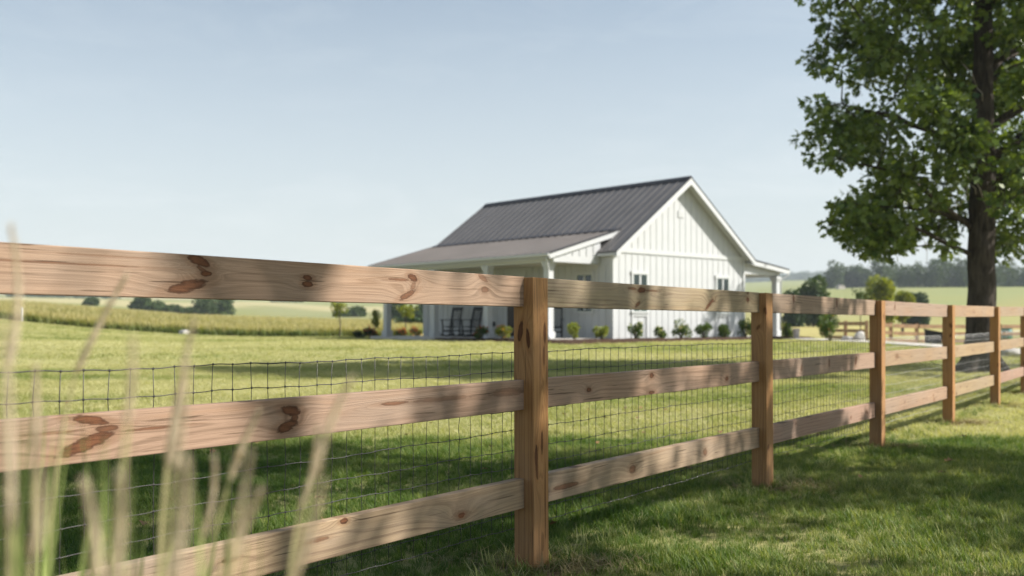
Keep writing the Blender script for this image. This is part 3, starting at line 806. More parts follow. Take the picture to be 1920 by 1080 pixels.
# --- the big oak
def oak():
    bx, by = 9.26, 20.0; bz = Hs(bx, by)
    t = tag(empty('oak_tree', (bx, by, bz)), 'large dark trunked oak spreading leafy limbs over the lawn', 'tree')
    O = np.array([bx, by, bz])
    clumps = []
    ly = [-120, 0, 45, 75, 110, 150, 175, 205, 240, 275, 310, 335, 360, 400, 440, 470, 500]
    lx = [1605, 1590, 1585, 1545, 1525, 1570, 1605, 1540, 1552, 1520, 1556, 1610, 1580, 1560, 1556, 1600, 1640]
    rng = random.Random(5)
    def bottom(px): return np.interp(px, [1545, 1600, 1680, 1740, 1760, 1790, 1815, 1870, 2300], [462, 482, 474, 428, 470, 470, 400, 500, 470])
    fixed = [(1520, 105, .22), (1546, 78, .26), (1540, 120, .30), (1532, 132, .2), (1560, 40, .35), (1575, 85, .32), (1530, 195, .25), (1512, 262, .26), (1540, 205, .28), (1548, 250, .4), (1540, 295, .3), (1575, 300, .35), (1560, 225, .4), (1560, 425, .22), (1585, 400, .3), (1600, 440, .3), (1610, 385, .35), (1640, 460, .3), (1660, 440, .34), (1650, 395, .35), (1625, 470, .2), (1575, 385, .2), (1770, 455, .26), (1780, 470, .2), (1760, 430, .2), (1700, 415, .34), (1745, 385, .3), (1680, 360, .35), (1700, 465, .15)]
    for px, py, r in fixed:
        Y = by + rng.uniform(-1.3, 1.2); clumps.append(((at(px, Y) - bx, Y - by, zat(py, Y) - bz), r))
    n = 0
    while n < 165:
        px = rng.uniform(1490, 1830); py = rng.uniform(-110, 470)
        r = rng.uniform(.26, .5); rp = r * F / by * .75
        if px - rp < np.interp(py, ly, lx) or py + rp * .55 > bottom(px): continue
        if 318 < py < 372 and px < 1640 and rng.random() < .75: continue
        if 140 < py < 185 and px < 1600: continue
        depth = rng.uniform(-1.2, 2.6)
        if px > 1770: depth = rng.uniform(.5, 2.8) if rng.random() < .8 else rng.uniform(-2.2, -1)
        if 1700 < px < 1850 and 175 < py < 300: depth = rng.uniform(-2.4, -.8)
        Y = by + depth
        clumps.append(((at(px, Y) - bx, Y - by, zat(py, Y) - bz), r)); n += 1
    n = 0
    while n < 150:          # the other side of the trunk
        px = rng.uniform(1862, 1960) if n < 70 else rng.uniform(1845, 2300); py = rng.uniform(-110, 480)
        r = rng.uniform(.3, .55)
        if py + 20 > bottom(px): continue
        depth = rng.uniform(.6, 2.8) if px < 1885 else rng.uniform(-2.2, 2.6)
        Y = by + depth
        clumps.append(((at(px, Y) - bx, Y - by, zat(py, Y) - bz), r)); n += 1
    for _ in range(150):   # the top of the crown
        z = rng.uniform(7.2, 13.0); rr = 3.7 * math.sqrt(max(0.02, 1 - ((z - 7.2) / 6.3) ** 2)); a = rng.uniform(0, 2 * PI); q = rr * math.sqrt(rng.random())
        clumps.append(((q * math.cos(a), q * .85 * math.sin(a), z), rng.uniform(.35, .6)))
    C, Fm = clumps_to_leaves(clumps, 120)
    S = NR.uniform(.12, .205, len(C))
    foliage('crown', C, S, LEAF_O, M['oak'], t, Fm, .25, .7)
    # trunk and limbs
    mb = MB()
    path, rad = [], []
    for z, r, ox, oy in ((-.3, .50, 0, 0), (.0, .42, 0, 0), (.12, .36, 0, 0), (.35, .315, 0, 0), (.8, .285, 0, 0), (1.6, .258, .005, 0), (2.5, .25, .01, 0), (3.4, .238, .03, .02), (4.4, .225, .06, .05), (5.4, .20, .05, .06), (6.4, .18, .09, .1), (7.5, .16, .1, .1), (9, .12, .02, .1), (10.5, .08, .1, 0), (12.2, .03, .2, .1)):
        path.append((ox, oy, z)); rad.append(r)
    # denser
    P2, R2 = [], []
    for i in range(len(path) - 1):
        for k in range(4):
            f = k / 4; P2.append(Vector(path[i]).lerp(Vector(path[i + 1]), f)); R2.append(rad[i] * (1 - f) + rad[i + 1] * f)
    mb.tube(P2, R2, 22, wob=.035)
    for k in range(7):     # root flare
        a = k * 2 * PI / 7 + .3; q = rng.uniform(.55, .8)
        mb.tube([(.16 * math.cos(a), .16 * math.sin(a), .55), (.27 * math.cos(a), .27 * math.sin(a), .2), (.42 * math.cos(a), .42 * math.sin(a), .03), (q * math.cos(a), q * math.sin(a), -.12)], [.10, .13, .11, .05], 8)
    cl = sorted(clumps, key=lambda c: -math.hypot(c[0][0], c[0][1]))
    limbs = []
    def limb(c, r0):
        c = Vector(c); hz = math.hypot(c.x, c.y)
        zs = max(2.2, c.z - hz * rng.uniform(.1, .45)); 
        if c.z > 8: zs = min(zs, c.z - 1, 9.5)
        a = Vector((.05, .05, zs)); pts = []
        for k in range(9):
            f = k / 8; p = a.lerp(c, f); p.z += math.sin(f * PI) * .16 * hz * .6
            p += Vector((rng.uniform(-1, 1), rng.uniform(-1, 1), rng.uniform(-1, 1))) * .05 * (f > 0)
            pts.append(p)
        mb.tube(pts, [r0 * (1 - .85 * k / 8) for k in range(9)], 7)
        limbs.extend(pts[2:])
    pick = cl[:60:4] + [c for c in cl if c[0][2] > 8][:60:6]
    for c in pick: limb(c[0], rng.uniform(.05, .085))
    limb((.9, .3, 3.6), .09); limb((2.6, .2, 4.3), .10); limb((-2.2, .2, 3.2), .07); limb((-2.9, -.3, 5.2), .09); limb((1.4, .2, 4.6), .10)
    for c, r in sorted(clumps, key=lambda q: min((p - Vector(q[0])).length for p in limbs)):
        c = Vector(c); q = min(limbs, key=lambda p: (p - c).length); limbs += [c, q.lerp(c, .6)]
        mid = q.lerp(c, .5) + Vector((rng.uniform(-.1, .1), rng.uniform(-.1, .1), rng.uniform(0, .15)))
        mb.tube([q, mid, c], [.018, .011, .004], 5)
        for _ in range(3):
            d = Vector((rng.uniform(-1, 1), rng.uniform(-1, 1), rng.uniform(-.6, .5))) * r * .9
            mb.tube([c.lerp(mid, .3), c + d], [.006, .003], 4)
    mb.build('trunk', M['bark_oak'], t)
    dead = plain('dead_wood', (.33, .29, .24), .9, .2, 8)
    # pale dead twigs hanging by the trunk
    for (a, b) in (((1805, 320), (1815, 345)), ((1815, 345), (1800, 385)), ((1820, 330), (1845, 380)), ((1808, 352), (1790, 385)), ((1818, 345), (1830, 365)), ((1805, 120), (1832, 165)), ((1832, 165), (1842, 190)), ((1728, 440), (1738, 490)), ((1800, 385), (1775, 392))):
        Y = by - .45 if a[0] > 1760 else by - 1
        mb = MB()
        mb.tube([(at(a[0], Y) - bx, Y - by, zat(a[1], Y) - bz), ((at(a[0], Y) + at(b[0], Y)) / 2 - bx + .03, Y - by - .04, (zat(a[1], Y) + zat(b[1], Y)) / 2 - bz + .02), (at(b[0], Y) - bx, Y - by, zat(b[1], Y) - bz)], [.012, .010, .006] if a[0] > 1760 else [.006, .005, .004], 5)
        mb.build('dead_twig', dead, t)
oak()

# --- generic trees
def tree(name, x, y, h, cr, mat, label, cat='tree', group=None, n=900, ls=.3, base=.25, trunk=.06, squash=1.0, seed=0, lobes=9, z=None, bark=None, lobe=(.38, .6)):
    rng = random.Random(seed + 17)
    z = Hs(x, y) if z is None else z
    t = tag(empty(name, (x, y, z)), label, cat, group)
    cz = h * (base + (1 - base) / 2); rz = h * (1 - base) / 2
    cl = []
    for k in range(lobes):
        d = Vector((rng.gauss(0, 1), rng.gauss(0, 1), rng.gauss(0, 1))).normalized() * rng.uniform(.3 if lobe[0] < .3 else .35, 1.0 - lobe[1] * .42)
        cl.append((np.array((d.x * cr, d.y * cr, cz + d.z * rz)), cr * rng.uniform(*lobe)))
    if base < .1:
        for k in range(6):
            a = k * 1.05 + rng.random(); cl.append((np.array((math.cos(a) * cr * .55, math.sin(a) * cr * .55, h * rng.uniform(.14, .26))), cr * .42))
    if lobe[0] > .3: cl.append((np.array((0, 0, cz)), cr * .65))
    Cs, Fs = [], []
    for c, r in cl:
        k = int(n / len(cl)); o = in_ball(k, .28) * r * np.array((1, 1, min(1.25, rz / cr) * squash)); Cs.append(c + o); Fs.append(np.repeat([c], k, 0))
    C = np.concatenate(Cs); C[:, 2] = np.maximum(C[:, 2], h * base * .6)
    foliage('crown', C, NR.uniform(.6, 1.3, len(C)) * ls, LEAF_S, mat, t, np.concatenate(Fs), .1, .6)
    mb = MB(); r0 = h * trunk * .5
    mb.tube([(0, 0, -.3), (0, 0, .05), (.01 * h, 0, h * .35), (0, .01 * h, h * .75)], [r0 * 1.4, r0, r0 * .75, r0 * .2], 9)
    for c, r in cl[:7]:
        mb.tube([(0, 0, h * rng.uniform(.2, .45)), tuple((np.array((0, 0, cz * .75)) + c) / 2), tuple(c)], [r0 * .4, r0 * .28, r0 * .1], 5)
    mb.build('trunk', bark or M['bark'], t)
    return t

# unseen shade trees off the frame, crowns shaped to dapple fence and near lawn
SUN_EL, SUN_AZ = math.radians(42), math.radians(-4)      # azimuth from +x towards +y
SUNV = Vector((math.cos(SUN_EL) * math.cos(SUN_AZ), math.cos(SUN_EL) * math.sin(SUN_AZ), math.sin(SUN_EL)))
def shade_trees():
    rng = random.Random(21)
    LIT = [(-1.55, 1.2, .8), (-2.4, 2.9, .5)]          # gaps left in the crowns for chosen sun spots on the lawn
    for px, py, r in ((1130, 985, .34), (1310, 950, .28), (1640, 970, .30), (1270, 880, .34), (1640, 885, .26), (1480, 1015, .22), (1240, 1040, .2), (1780, 985, .16), (1450, 905, .18), (1850, 905, .2), (700, 900, .45), (480, 890, .4), (860, 960, .35), (300, 880, .4), (920, 870, .4), (1330, 1060, .3), (1750, 1040, .28)):
        Y = EYE * F / (py - HZ); LIT.append((at(px, Y), Y, r * .62 + .22))
    spec = [((10.2, 2.6), 'broad unseen shade tree beside the near lawn, crown shaped for dapples'), ((10.8, 6.9), 'tall unseen shade tree on the oak side, crown shaped for dapples')]
    sets = [[], []]
    gx = -8.0
    while gx < 6.0:
        gy = 1.2
        while gy < 9.6:
            x, y = gx + rng.uniform(-.2, .2), gy + rng.uniform(-.2, .2); gy += .46
            v = .6 * float(vnoise(np.array([x]), np.array([y]), .95, 12)[0]) + .4 * float(vnoise(np.array([x]), np.array([y]), 2.1, 13)[0])
            lim = .39 + .30 * float(ss((y - 8.4) / 1.0))
            lim -= .13 * float(ss((x + .5) / 1.0)) if y < 8.4 else 0.0
            if v < lim or any(((x - lx0) / lr) ** 2 + ((y - ly0) / (lr * 1.1)) ** 2 < 1 for lx0, ly0, lr in LIT): continue
            zc = min(13.5, max(5.2, (9.8 + rng.uniform(-2.2, 2.2) - x) / 1.11))
            p = Vector((x, y, 0)) + SUNV * (zc / SUNV.z)  # clump set on the sun ray above the ground it is to shade
            sets[0 if p.y < 4.4 else 1].append((p, rng.uniform(.30, .46)))
        gx += .46
    for (bx, by), lab in spec:
        cl = sets.pop(0); z0 = Hs(bx, by)
        t = tag(empty('shade_tree', (bx, by, z0)), lab, 'tree', 'unseen shade trees by the lawn')
        loc = [((p.x - bx, p.y - by, p.z - z0), r) for p, r in cl]
        C, Fm = clumps_to_leaves(loc, 125, .85)
        foliage('crown', C, NR.uniform(.13, .2, len(C)), LEAF_O, M['oak'], t, Fm, .2, .7)
        mb = MB()
        mb.tube([(0, 0, -.3), (0, 0, .05), (.02, 0, .5), (.05, .05, 3), (0, .1, 6), (.1, 0, 9), (0, 0, 11.5)], [.5, .36, .28, .24, .19, .11, .03], 14, wob=.03)
        limbs = [Vector((0, 0, z)) for z in np.linspace(2.5, 10, 12)]
        for c, r in sorted(loc, key=lambda q: -math.hypot(q[0][0], q[0][1]))[:40:3]:
            c = Vector(c); a = Vector((0, 0, max(2.5, c.z - math.hypot(c.x, c.y) * .7)))
            pts = [a.lerp(c, k / 6) + Vector((0, 0, .25 * math.sin(PI * k / 6))) for k in range(7)]
            mb.tube(pts, [.08 * (1 - .85 * k / 6) for k in range(7)], 6); limbs += pts[1:]
        for c, r in loc:
            c = Vector(c); q = min(limbs, key=lambda p: (p - c).length); mb.tube([q, q.lerp(c, .5) + Vector((0, 0, .08)), c], [.018, .012, .004], 4)
        mb.build('trunk', M['bark_oak'], t)
def vnoise(x, y, s, seed=0):
    """smooth value noise"""
    rs = np.random.default_rng(900 + seed); G = rs.random((64, 64))
    u = x / s + 100.3; v = y / s + 100.7; i = np.floor(u).astype(int); j = np.floor(v).astype(int); fu, fv = u - i, v - j
    fu = fu * fu * (3 - 2 * fu); fv = fv * fv * (3 - 2 * fv)
    g = lambda a, b: G[a % 64, b % 64]
    return (g(i, j) * (1 - fu) + g(i + 1, j) * fu) * (1 - fv) + (g(i, j + 1) * (1 - fu) + g(i + 1, j + 1) * fu) * fv
shade_trees()

# a tree by the drive whose shade falls on the end of the gable wall, behind the oak from here
tree('drive_tree', 18.55, 40.2, 11.8, 2.1, M['oak'], 'tall slim tree behind the oak crown', 'tree', None, 2600, .2, .52, .04, 1.0, 91, 15, bark=M['bark_oak'], lobe=(.2, .34))
# mid-distance and far trees
E_TREES = 'trees on the far field edge'
def far_tree(px, Y, top, cr_px, mat, label, n, ls, name='field_tree', group=E_TREES, base=.12, seed=0, squash=1.0):
    x = at(px, Y); z = Hs(x, Y); h = max(1.0, zat(top, Y) - z); cr = cr_px * Y / F
    return tree(name, x, Y, h, cr, mat, label, 'tree', group, int(n * 1.7), ls * 1.15, base, .06, squash, seed)
far_tree(1525, 120, 514, 29, M['leaf_mid'], 'rounded green tree past the side porch, before the pale field', 3800, .34, base=.02, seed=3)
far_tree(1488, 118, 546, 20, M['leaf_dark'], 'low dark bush tree joined to the rounded tree beside the porch', 1800, .32, base=0, seed=4)
far_tree(1653, 75, 519, 31, M['leaf_yel'], 'yellow green young tree behind the fence', 3000, .19, base=.22, seed=5)
far_tree(1692, 77, 526, 20, M['leaf_yel'], 'slimmer yellow green young tree next to the dark bush', 1800, .19, base=.2, seed=6)
far_tree(1718, 125, 536, 22, M['leaf_dark'], 'dark rounded bush tree beside the yellow green trees', 2200, .3, base=0, seed=7)
for i, (px, top, cr, Y) in enumerate([(1562, 487, 20, 430), (1585, 489, 22, 440), (1608, 493, 18, 435), (1624, 503, 13, 430)]):
    far_tree(px, Y, top, cr, M['leaf_far'], ['tallest hazy tree left of the tiny shed', 'broad hazy tree above the tiny shed', 'hazy tree right of the tiny shed', 'low hazy tree ending the clump over the shed'][i], 1100, .9, group='hazy clump by the tiny shed', base=.05, seed=20 + i)
protos = []
line = [(1650, 490, 17), (1668, 492, 17), (1686, 489, 18), (1704, 492, 17), (1722, 495, 16), (1738, 496, 16), (1754, 492, 18), (1772, 490, 18), (1790, 488, 18), (1808, 486, 18), (1826, 488, 18), (1846, 492, 18), (1866, 496, 17), (1884, 498, 17), (1902, 500, 17), (1920, 498, 18), (1942, 497, 19), (1966, 495, 20)]
for i, (px, top, cr) in enumerate(line):
    Y = 352 + (i % 3) * 6; x = at(px, Y); z = Hs(x, Y)
    top += (-5, 3, 0, 6, -2, 4, -6)[i % 7]; h = zat(top, Y) - z
    if i < 3:
        o = tree('field_tree', x, Y, 9.0, 3.3, M['leaf_far'], '', 'tree', 'hazy wood along the pasture top', 1200, .75, .03, .05, 1.15, 40 + i, 12)
        protos.append(o)
    else:
        o = copy_tree(protos[i % 3])
    o.location = (x, Y, z - .3); s = h / 8.3; wv_ = R.uniform(.8, 1.3); o.scale = (s * wv_, s * wv_, s); o.rotation_euler = (0, 0, R.uniform(0, 6))
    o['label'] = 'hazy green tree in the even row along the pasture top'
# far trees on the left
for i, (px, top, cr, Y, mt, lb) in enumerate([
    (382, 553, 26, 190, 'leaf_far', 'big rounded field tree standing above the golden crop'), (417, 550, 24, 195, 'leaf_mid', 'dark tree pressed against the big rounded field tree'),
    (352, 577, 16, 188, 'leaf_far', 'small bush tree at the foot of the field clump'), (320, 572, 20, 200, 'leaf_far', 'low hedge tree midway along the hedge above the crop'),
    (290, 566, 18, 205, 'leaf_mid', 'dark hedge tree next to the hedge end'), (262, 553, 20, 210, 'leaf_mid', 'tallest dark tree at the hedge end'),
    (170, 560, 13, 230, 'leaf_mid', 'lone small bush standing in the far crop field'), (525, 559, 16, 520, 'leaf_far', 'small hazy tree on the tan hillside'),
    (548, 560, 18, 525, 'leaf_far', 'wide hazy tree next to the small hillside tree'), (670, 575, 16, 210, 'leaf_mid', 'low green tree behind the porch end column'),
    (640, 588, 14, 205, 'leaf_mid', 'low bush beside the sapling on the lawn edge')]):
    far_tree(px, Y, top, cr, M[mt], lb, 1000, .0022 * Y, group='trees on the fields behind the fence', base=.04, seed=60 + i)
for i in range(11):
    px = 25 + i * 19; Y = 620 + (i % 3) * 10
    x = at(px, Y); o = copy_tree(protos[i % 3]); z = Hs(x, Y); s = 1.15 + R.uniform(-.2, .2)
    o.location = (x, Y, z - .3); o.scale = (s * 1.1, s * 1.1, s); o.rotation_euler = (0, 0, R.uniform(0, 6)); o['group'] = 'far wood seen under the top rail'
    o['label'] = 'far wood tree glimpsed under the top rail above the golden field'
# the trees seen through the porch and the far ridge woods
for i, (px, top, cr, Y) in enumerate([(745, 560, 22, 150), (775, 566, 20, 152), (800, 562, 20, 155), (752, 598, 14, 90), (772, 597, 15, 90), (790, 598, 14, 90)]):
    far_tree(px, Y, top, cr, M['leaf_dark'], ['dark tree seen through the porch by the end column', 'dark tree framed by the porch opening', 'dark tree half hidden by the porch wall', 'dense bush through the porch by the end column', 'dense bush in the middle of the porch opening', 'dense bush through the porch against the wall'][i], 900, .0024 * Y, group='greenery seen through the porch', base=.02, seed=80 + i)
ridge = []
for i in range(26):
    px = 1395 + i * 9 if i < 18 else 1600 + (i - 18) * 42
    Y = 1500 + (i % 4) * 25
    x = at(px, Y); z = Hs(x, Y)
    o = copy_tree(protos[i % 3]); s = 1.7 + R.uniform(-.3, .3)
    o.location = (x, Y, z - 1); o.scale = (s * 1.5, s * 1.5, s); o.rotation_euler = (0, 0, R.uniform(0, 6)); o['group'] = 'blue ridge wood behind the side porch'
    o['label'] = 'blue hazed tree in the distant ridge wood'

# saplings
def sapling(px, Y, top, label, seed, crpx=18, mat='leaf_yel'):
    x = at(px, Y); z = Hs(x, Y); h = zat(top, Y) - z; rng = random.Random(seed)
    t = tag(empty('sapling', (x, Y, z)), label, 'tree', 'young saplings round the house')
    mb = MB(); mb.tube([(0, 0, -.1), (.02, 0, h * .3), (0, .02, h * .6), (.02, 0, h * .97)], [.035, .03, .022, .006], 7)
    C, Fm = [], []
    for k in range(11):
        a = rng.uniform(0, 6.28); z0 = h * rng.uniform(.5, .8); q = crpx * Y / F * rng.uniform(.5, 1)
        tip = Vector((q * math.cos(a), q * math.sin(a), z0 + h * rng.uniform(.05, .2)))
        mb.tube([(0, 0, z0), tuple(tip * .5 + Vector((0, 0, z0 * .5))), tuple(tip)], [.012, .009, .004], 5)
        for _ in range(26):
            f = rng.uniform(.4, 1.1); C.append((tip.x * f + rng.gauss(0, .09), tip.y * f + rng.gauss(0, .09), z0 + (tip.z - z0) * f + rng.gauss(0, .09)))
    mb.build('trunk', M['bark'], t)
    foliage('crown', np.array(C), NR.uniform(.09, .17, len(C)), LEAF_S, M[mat], t, None, .3, .5)
sapling(637, 48, 562, 'thin sapling standing alone at the edge of the crop', 1, 16)
sapling(760, 52, 568, 'thin pale trunked sapling seen through the porch opening', 2, 17)
sapling(1613, 60, 535, 'bare thin sapling beside the yellow green trees', 3, 14, 'leaf_mid')

# shrubs and flowers
def shrub(px=None, x=None, y=None, loc=None, h=.6, cr=.34, mat='shrub', bloom=None, nb=60, label='', cat='shrub', name='shrub', group=None, n=760, ls=.075, seed=0, upright=False):
    if loc is None: p = hw(x, y)
    else: p = Vector(loc)
    z = Hs(p.x, p.y) + (.09 if loc is None else 0)
    t = tag(empty(name, (p.x, p.y, z)), label, cat, group)
    rng = random.Random(seed)
    h *= rng.uniform(.78, 1.0); cl = [(np.array((rng.uniform(-.42, .42) * cr, rng.uniform(-.42, .42) * cr, h * rng.uniform(.24, .76))), cr * rng.uniform(.25, .5)) for _ in range(9)]
    Cs = np.concatenate([c + in_ball(n // 9, .3) * r * np.array((1, 1, min(1.6, .8 * h / (2 * cr) * 1.5))) for c, r in cl])
    Cs[:, 2] = np.clip(Cs[:, 2], .04, h * 1.05)
    foliage('leaves', Cs, NR.uniform(.7, 1.3, len(Cs)) * ls, LEAF_S, M[mat], t, (0, 0, h * .3), -.2, .4)
    mb = MB()
    for k in range(7):
        a = k * .9; q = cr * rng.uniform(.3, .7); mb.tube([(.02 * math.cos(a), .02 * math.sin(a), -.05), (q * .4 * math.cos(a), q * .4 * math.sin(a), h * .4), (q * math.cos(a), q * math.sin(a), h * .8)], [.012, .009, .004], 5)
    mb.build('stems', M['bark'], t)
    if bloom:
        B = np.concatenate([c + rand_dirs(nb // 9 + 1) * r * np.array((.95, .95, .95)) for c, r in cl]); B[:, 2] = np.clip(B[:, 2] + .04, .1, h * 1.12)
        foliage('flowers', B, NR.uniform(.8, 1.3, len(B)) * ls * .95, LEAF_S, M[bloom], t, (0, 0, h * .3), -.3, .6)
    return t
G1 = 'foundation shrubs along the gable wall'
for i, (px, h, cr, mt, bl, lb) in enumerate([
    (1192, .68, .33, 'shrub', 'pale_bloom', 'pale flecked shrub under the first gable window'), (1239, .62, .28, 'shrub', 'pale_bloom', 'slim pale flecked shrub right of the first gable window'),
    (1277, .72, .42, 'shrub', 'pale_bloom', 'wide loose shrub in the middle of the gable wall'), (1320, .70, .40, 'shrub', None, 'green shrub left of the second gable window'),
    (1358, .62, .30, 'shrub', None, 'compact dark green shrub under the second gable window'), (1397, .80, .40, 'shrub', None, 'tall green shrub at the far gable corner')]):
    shrub(x=hx(px, -.75), y=-.75, h=h, cr=cr, mat=mt, bloom=bl, label=lb, group=G1, seed=i, n=700)
for i, (px, lb) in enumerate([(1077, 'bright green shrub below the porch wall window, nearer the porch column'), (1129, 'bright green shrub at the house corner beside the porch')]):
    shrub(x=-1.5, y=hy(px, -1.5), h=.62, cr=.33, mat='shrub_y', label=lb, group='bright shrubs at the porch corner', seed=20 + i)
shrub(x=-3.0, y=hy(943, -3.0), h=.62, cr=.36, mat='shrub_y', bloom='orange_bloom', nb=60, label='yellow green shrub with orange blooms left of the nearest fence post', group='porch edge flowers', seed=31)
shrub(x=-3.0, y=hy(903, -3.0), h=.55, cr=.34, mat='shrub', bloom='red_bloom', nb=45, label='dark leafy shrub with red blooms beside the porch column', group='porch edge flowers', seed=32)
def flat_loc(px, Y): return (at(px, Y), Y, 0)
shrub(loc=flat_loc(1474, 41.5), h=.75, cr=.36, mat='shrub', label='round dark shrub by the side porch column and the pot', seed=33)
shrub(loc=flat_loc(1556, 36), h=1.4, cr=.56, mat='shrub', bloom='orange_bloom', nb=9, n=1900, label='large dark upright shrub with orange flecks by the path', seed=34)
shrub(loc=flat_loc(1460, 46), h=.85, cr=.38, mat='shrub_y', bloom='orange_bloom', nb=30, n=500, label='yellowish flowering shrub behind the side porch column', seed=35)
shrub(loc=flat_loc(1408, 48), h=.9, cr=.36, mat='shrub_y', n=600, label='light green shrub seen beneath the side porch', seed=41)
shrub(loc=flat_loc(701, 45), h=1.65, cr=.36, mat='shrub_y', n=900, label='tall upright shrub left of the porch end column', seed=36)
shrub(loc=flat_loc(695, 44.4), h=.55, cr=.45, mat='leaf_dark', bloom='red_bloom', nb=120, n=500, label='low red flower bed at the foot of the tall upright shrub', name='flower_bush', cat='flowers', seed=37)
shrub(loc=flat_loc(672, 44.6), h=.42, cr=.4, mat='leaf_dark', n=400, label='low dark shrub at the end of the flower bed', seed=38)
shrub(loc=flat_loc(752, 50), h=.5, cr=.42, mat='leaf_dark', bloom='red_bloom', nb=90, n=420, label='red flower bush seen through the porch by the end column', name='flower_bush', cat='flowers', seed=39)
shrub(loc=flat_loc(780, 50), h=.5, cr=.42, mat='leaf_dark', bloom='red_bloom', nb=110, n=420, label='red flower bush seen through the porch by the wall', name='flower_bush', cat='flowers', seed=40)

# pot, rocks, bin, barrel, stake
p = Vector(flat_loc(1493, 41)); z = Hs(p.x, p.y)
mb = MB(); mb.lathe([(.15, 0), (.19, .02), (.21, .25), (.235, .42), (.25, .44), (.25, .49), (.225, .50), (.21, .44), (.05, .42)], 20)
t = tag(empty('plant_pot', (p.x, p.y, z)), 'grey stone pot standing beside the path', 'pot'); mb.build('bowl', M['pot'], t); t.scale = (.58, .58, .9)
mb = MB(); mb.lathe([(.195, .425), (.12, .45), (.01, .46)], 16); mb.build('soil', M['mulch'], t)
def rock(px, Y, sx, sy, sz, mat, label, seed, name='boulder'):
    bm = bmesh.new(); bmesh.ops.create_icosphere(bm, subdivisions=3, radius=1)
    rng = random.Random(seed); ps = [Vector((rng.gauss(0, 1), rng.gauss(0, 1), rng.gauss(0, 1))).normalized() for _ in range(14)]
    for v in bm.verts:
        d = v.co.normalized(); k = min(1.0, min((.62 + .25 * ((i * 7) % 5) / 5) / max(.01, d.dot(q)) if d.dot(q) > 0 else 9 for i, q in enumerate(ps)))
        v.co = Vector((d.x * k * sx, d.y * k * sy, (d.z * k + .45) * sz))
    me = bpy.data.meshes.new(name); bm.to_mesh(me); bm.free(); me.materials.append(M[mat])
    o = link(bpy.data.objects.new(name, me)); x = at(px, Y); o.location = (x, Y, Hs(x, Y)); tag(o, label, 'rock')
rock(1590, 38, .24, .24, .16, 'rock', 'small bright white boulder next to the path', 1)
rock(1612, 37.6, .30, .28, .27, 'rock', 'large pale boulder beside the path and far fence', 2)
rock(1898, 25, .38, .3, .16, 'rock', 'flat pale rock on the lawn right of the oak', 3)
rock(1880, 20.3, .10, .1, .1, 'greyrock', 'small dark stone at the foot of the oak', 4)
rock(345, 49, .34, .3, .2, 'rock', 'white boulder at the edge of the golden crop', 5)
x, Y = at(1750, 33), 33.0; z = Hs(x, Y)
t = tag(empty('garden_bin', (x, Y, z), -.35), 'black slope lidded bin before the far fence', 'bin')
mb = MB(); mb.prism([(-.24, 0), (.24, 0), (.27, .40), (-.27, .50)], 'y', -.22, .22); mb.build('body', M['black'], t)
mb = MB(); mb.prism([(-.30, .502), (.30, .392), (.30, .42), (-.30, .535)], 'y', -.25, .25); mb.build('lid', M['black'], t)
mb = MB(); mb.lathe([(.05, -.02), (.05, .02)], 12); w_ = mb.build('wheel', M['roofedge'], t); w_.rotation_euler = (PI / 2, 0, 0); w_.location = (-.2, -.25, .05)
x, Y = at(1888, 46), 46.0; z = Hs(x, Y)
t = tag(empty('barrel', (x, Y, z)), 'teal and green barrel past the far fence', 'barrel')
mb = MB(); mb.lathe([(.2, 0), (.22, .03), (.22, .3), (.235, .33), (.235, .36)], 18); mb.build('body', M['green'], t)
mb = MB(); mb.lathe([(.232, .362), (.22, .4), (.22, .75), (.2, .78)], 18); mb.build('lid', M['teal'], t)
x, Y = at(40, 50), 50.0
mb = MB(); mb.bbox(-.05, .05, -.05, .05, -.2, .62, .01); mb.prism([(-.05, .62), (.05, .62), (0, .68)], 'y', -.05, .05)
o = tag(mb.build('marker_post', M['trim']), 'short white marker post at the crop edge', 'post'); o.location = (x, Y, Hs(x, Y))
# tiny shed in the far clump
x, Y = at(1576, 405), 405.0; z = Hs(x, Y)
t = tag(empty('shed', (x, Y, z), .3), 'tiny pale shed beneath the hazy clump of trees', 'shed')
mb = MB(); mb.prism([(-2.2, -.5), (2.2, -.5), (2.2, 1.6), (0, 2.6), (-2.2, 1.6)], 'y', -1.5, 1.5); mb.build('wall', M['pot'], t); t.scale = (.7, .7, .62)
mb = MB(); mb.prism([(-2.4, 1.53), (0, 2.62), (2.4, 1.53), (2.4, 1.63), (0, 2.74), (-2.4, 1.63)], 'y', -1.7, 1.7); mb.build('roof', M['roofp'], t)

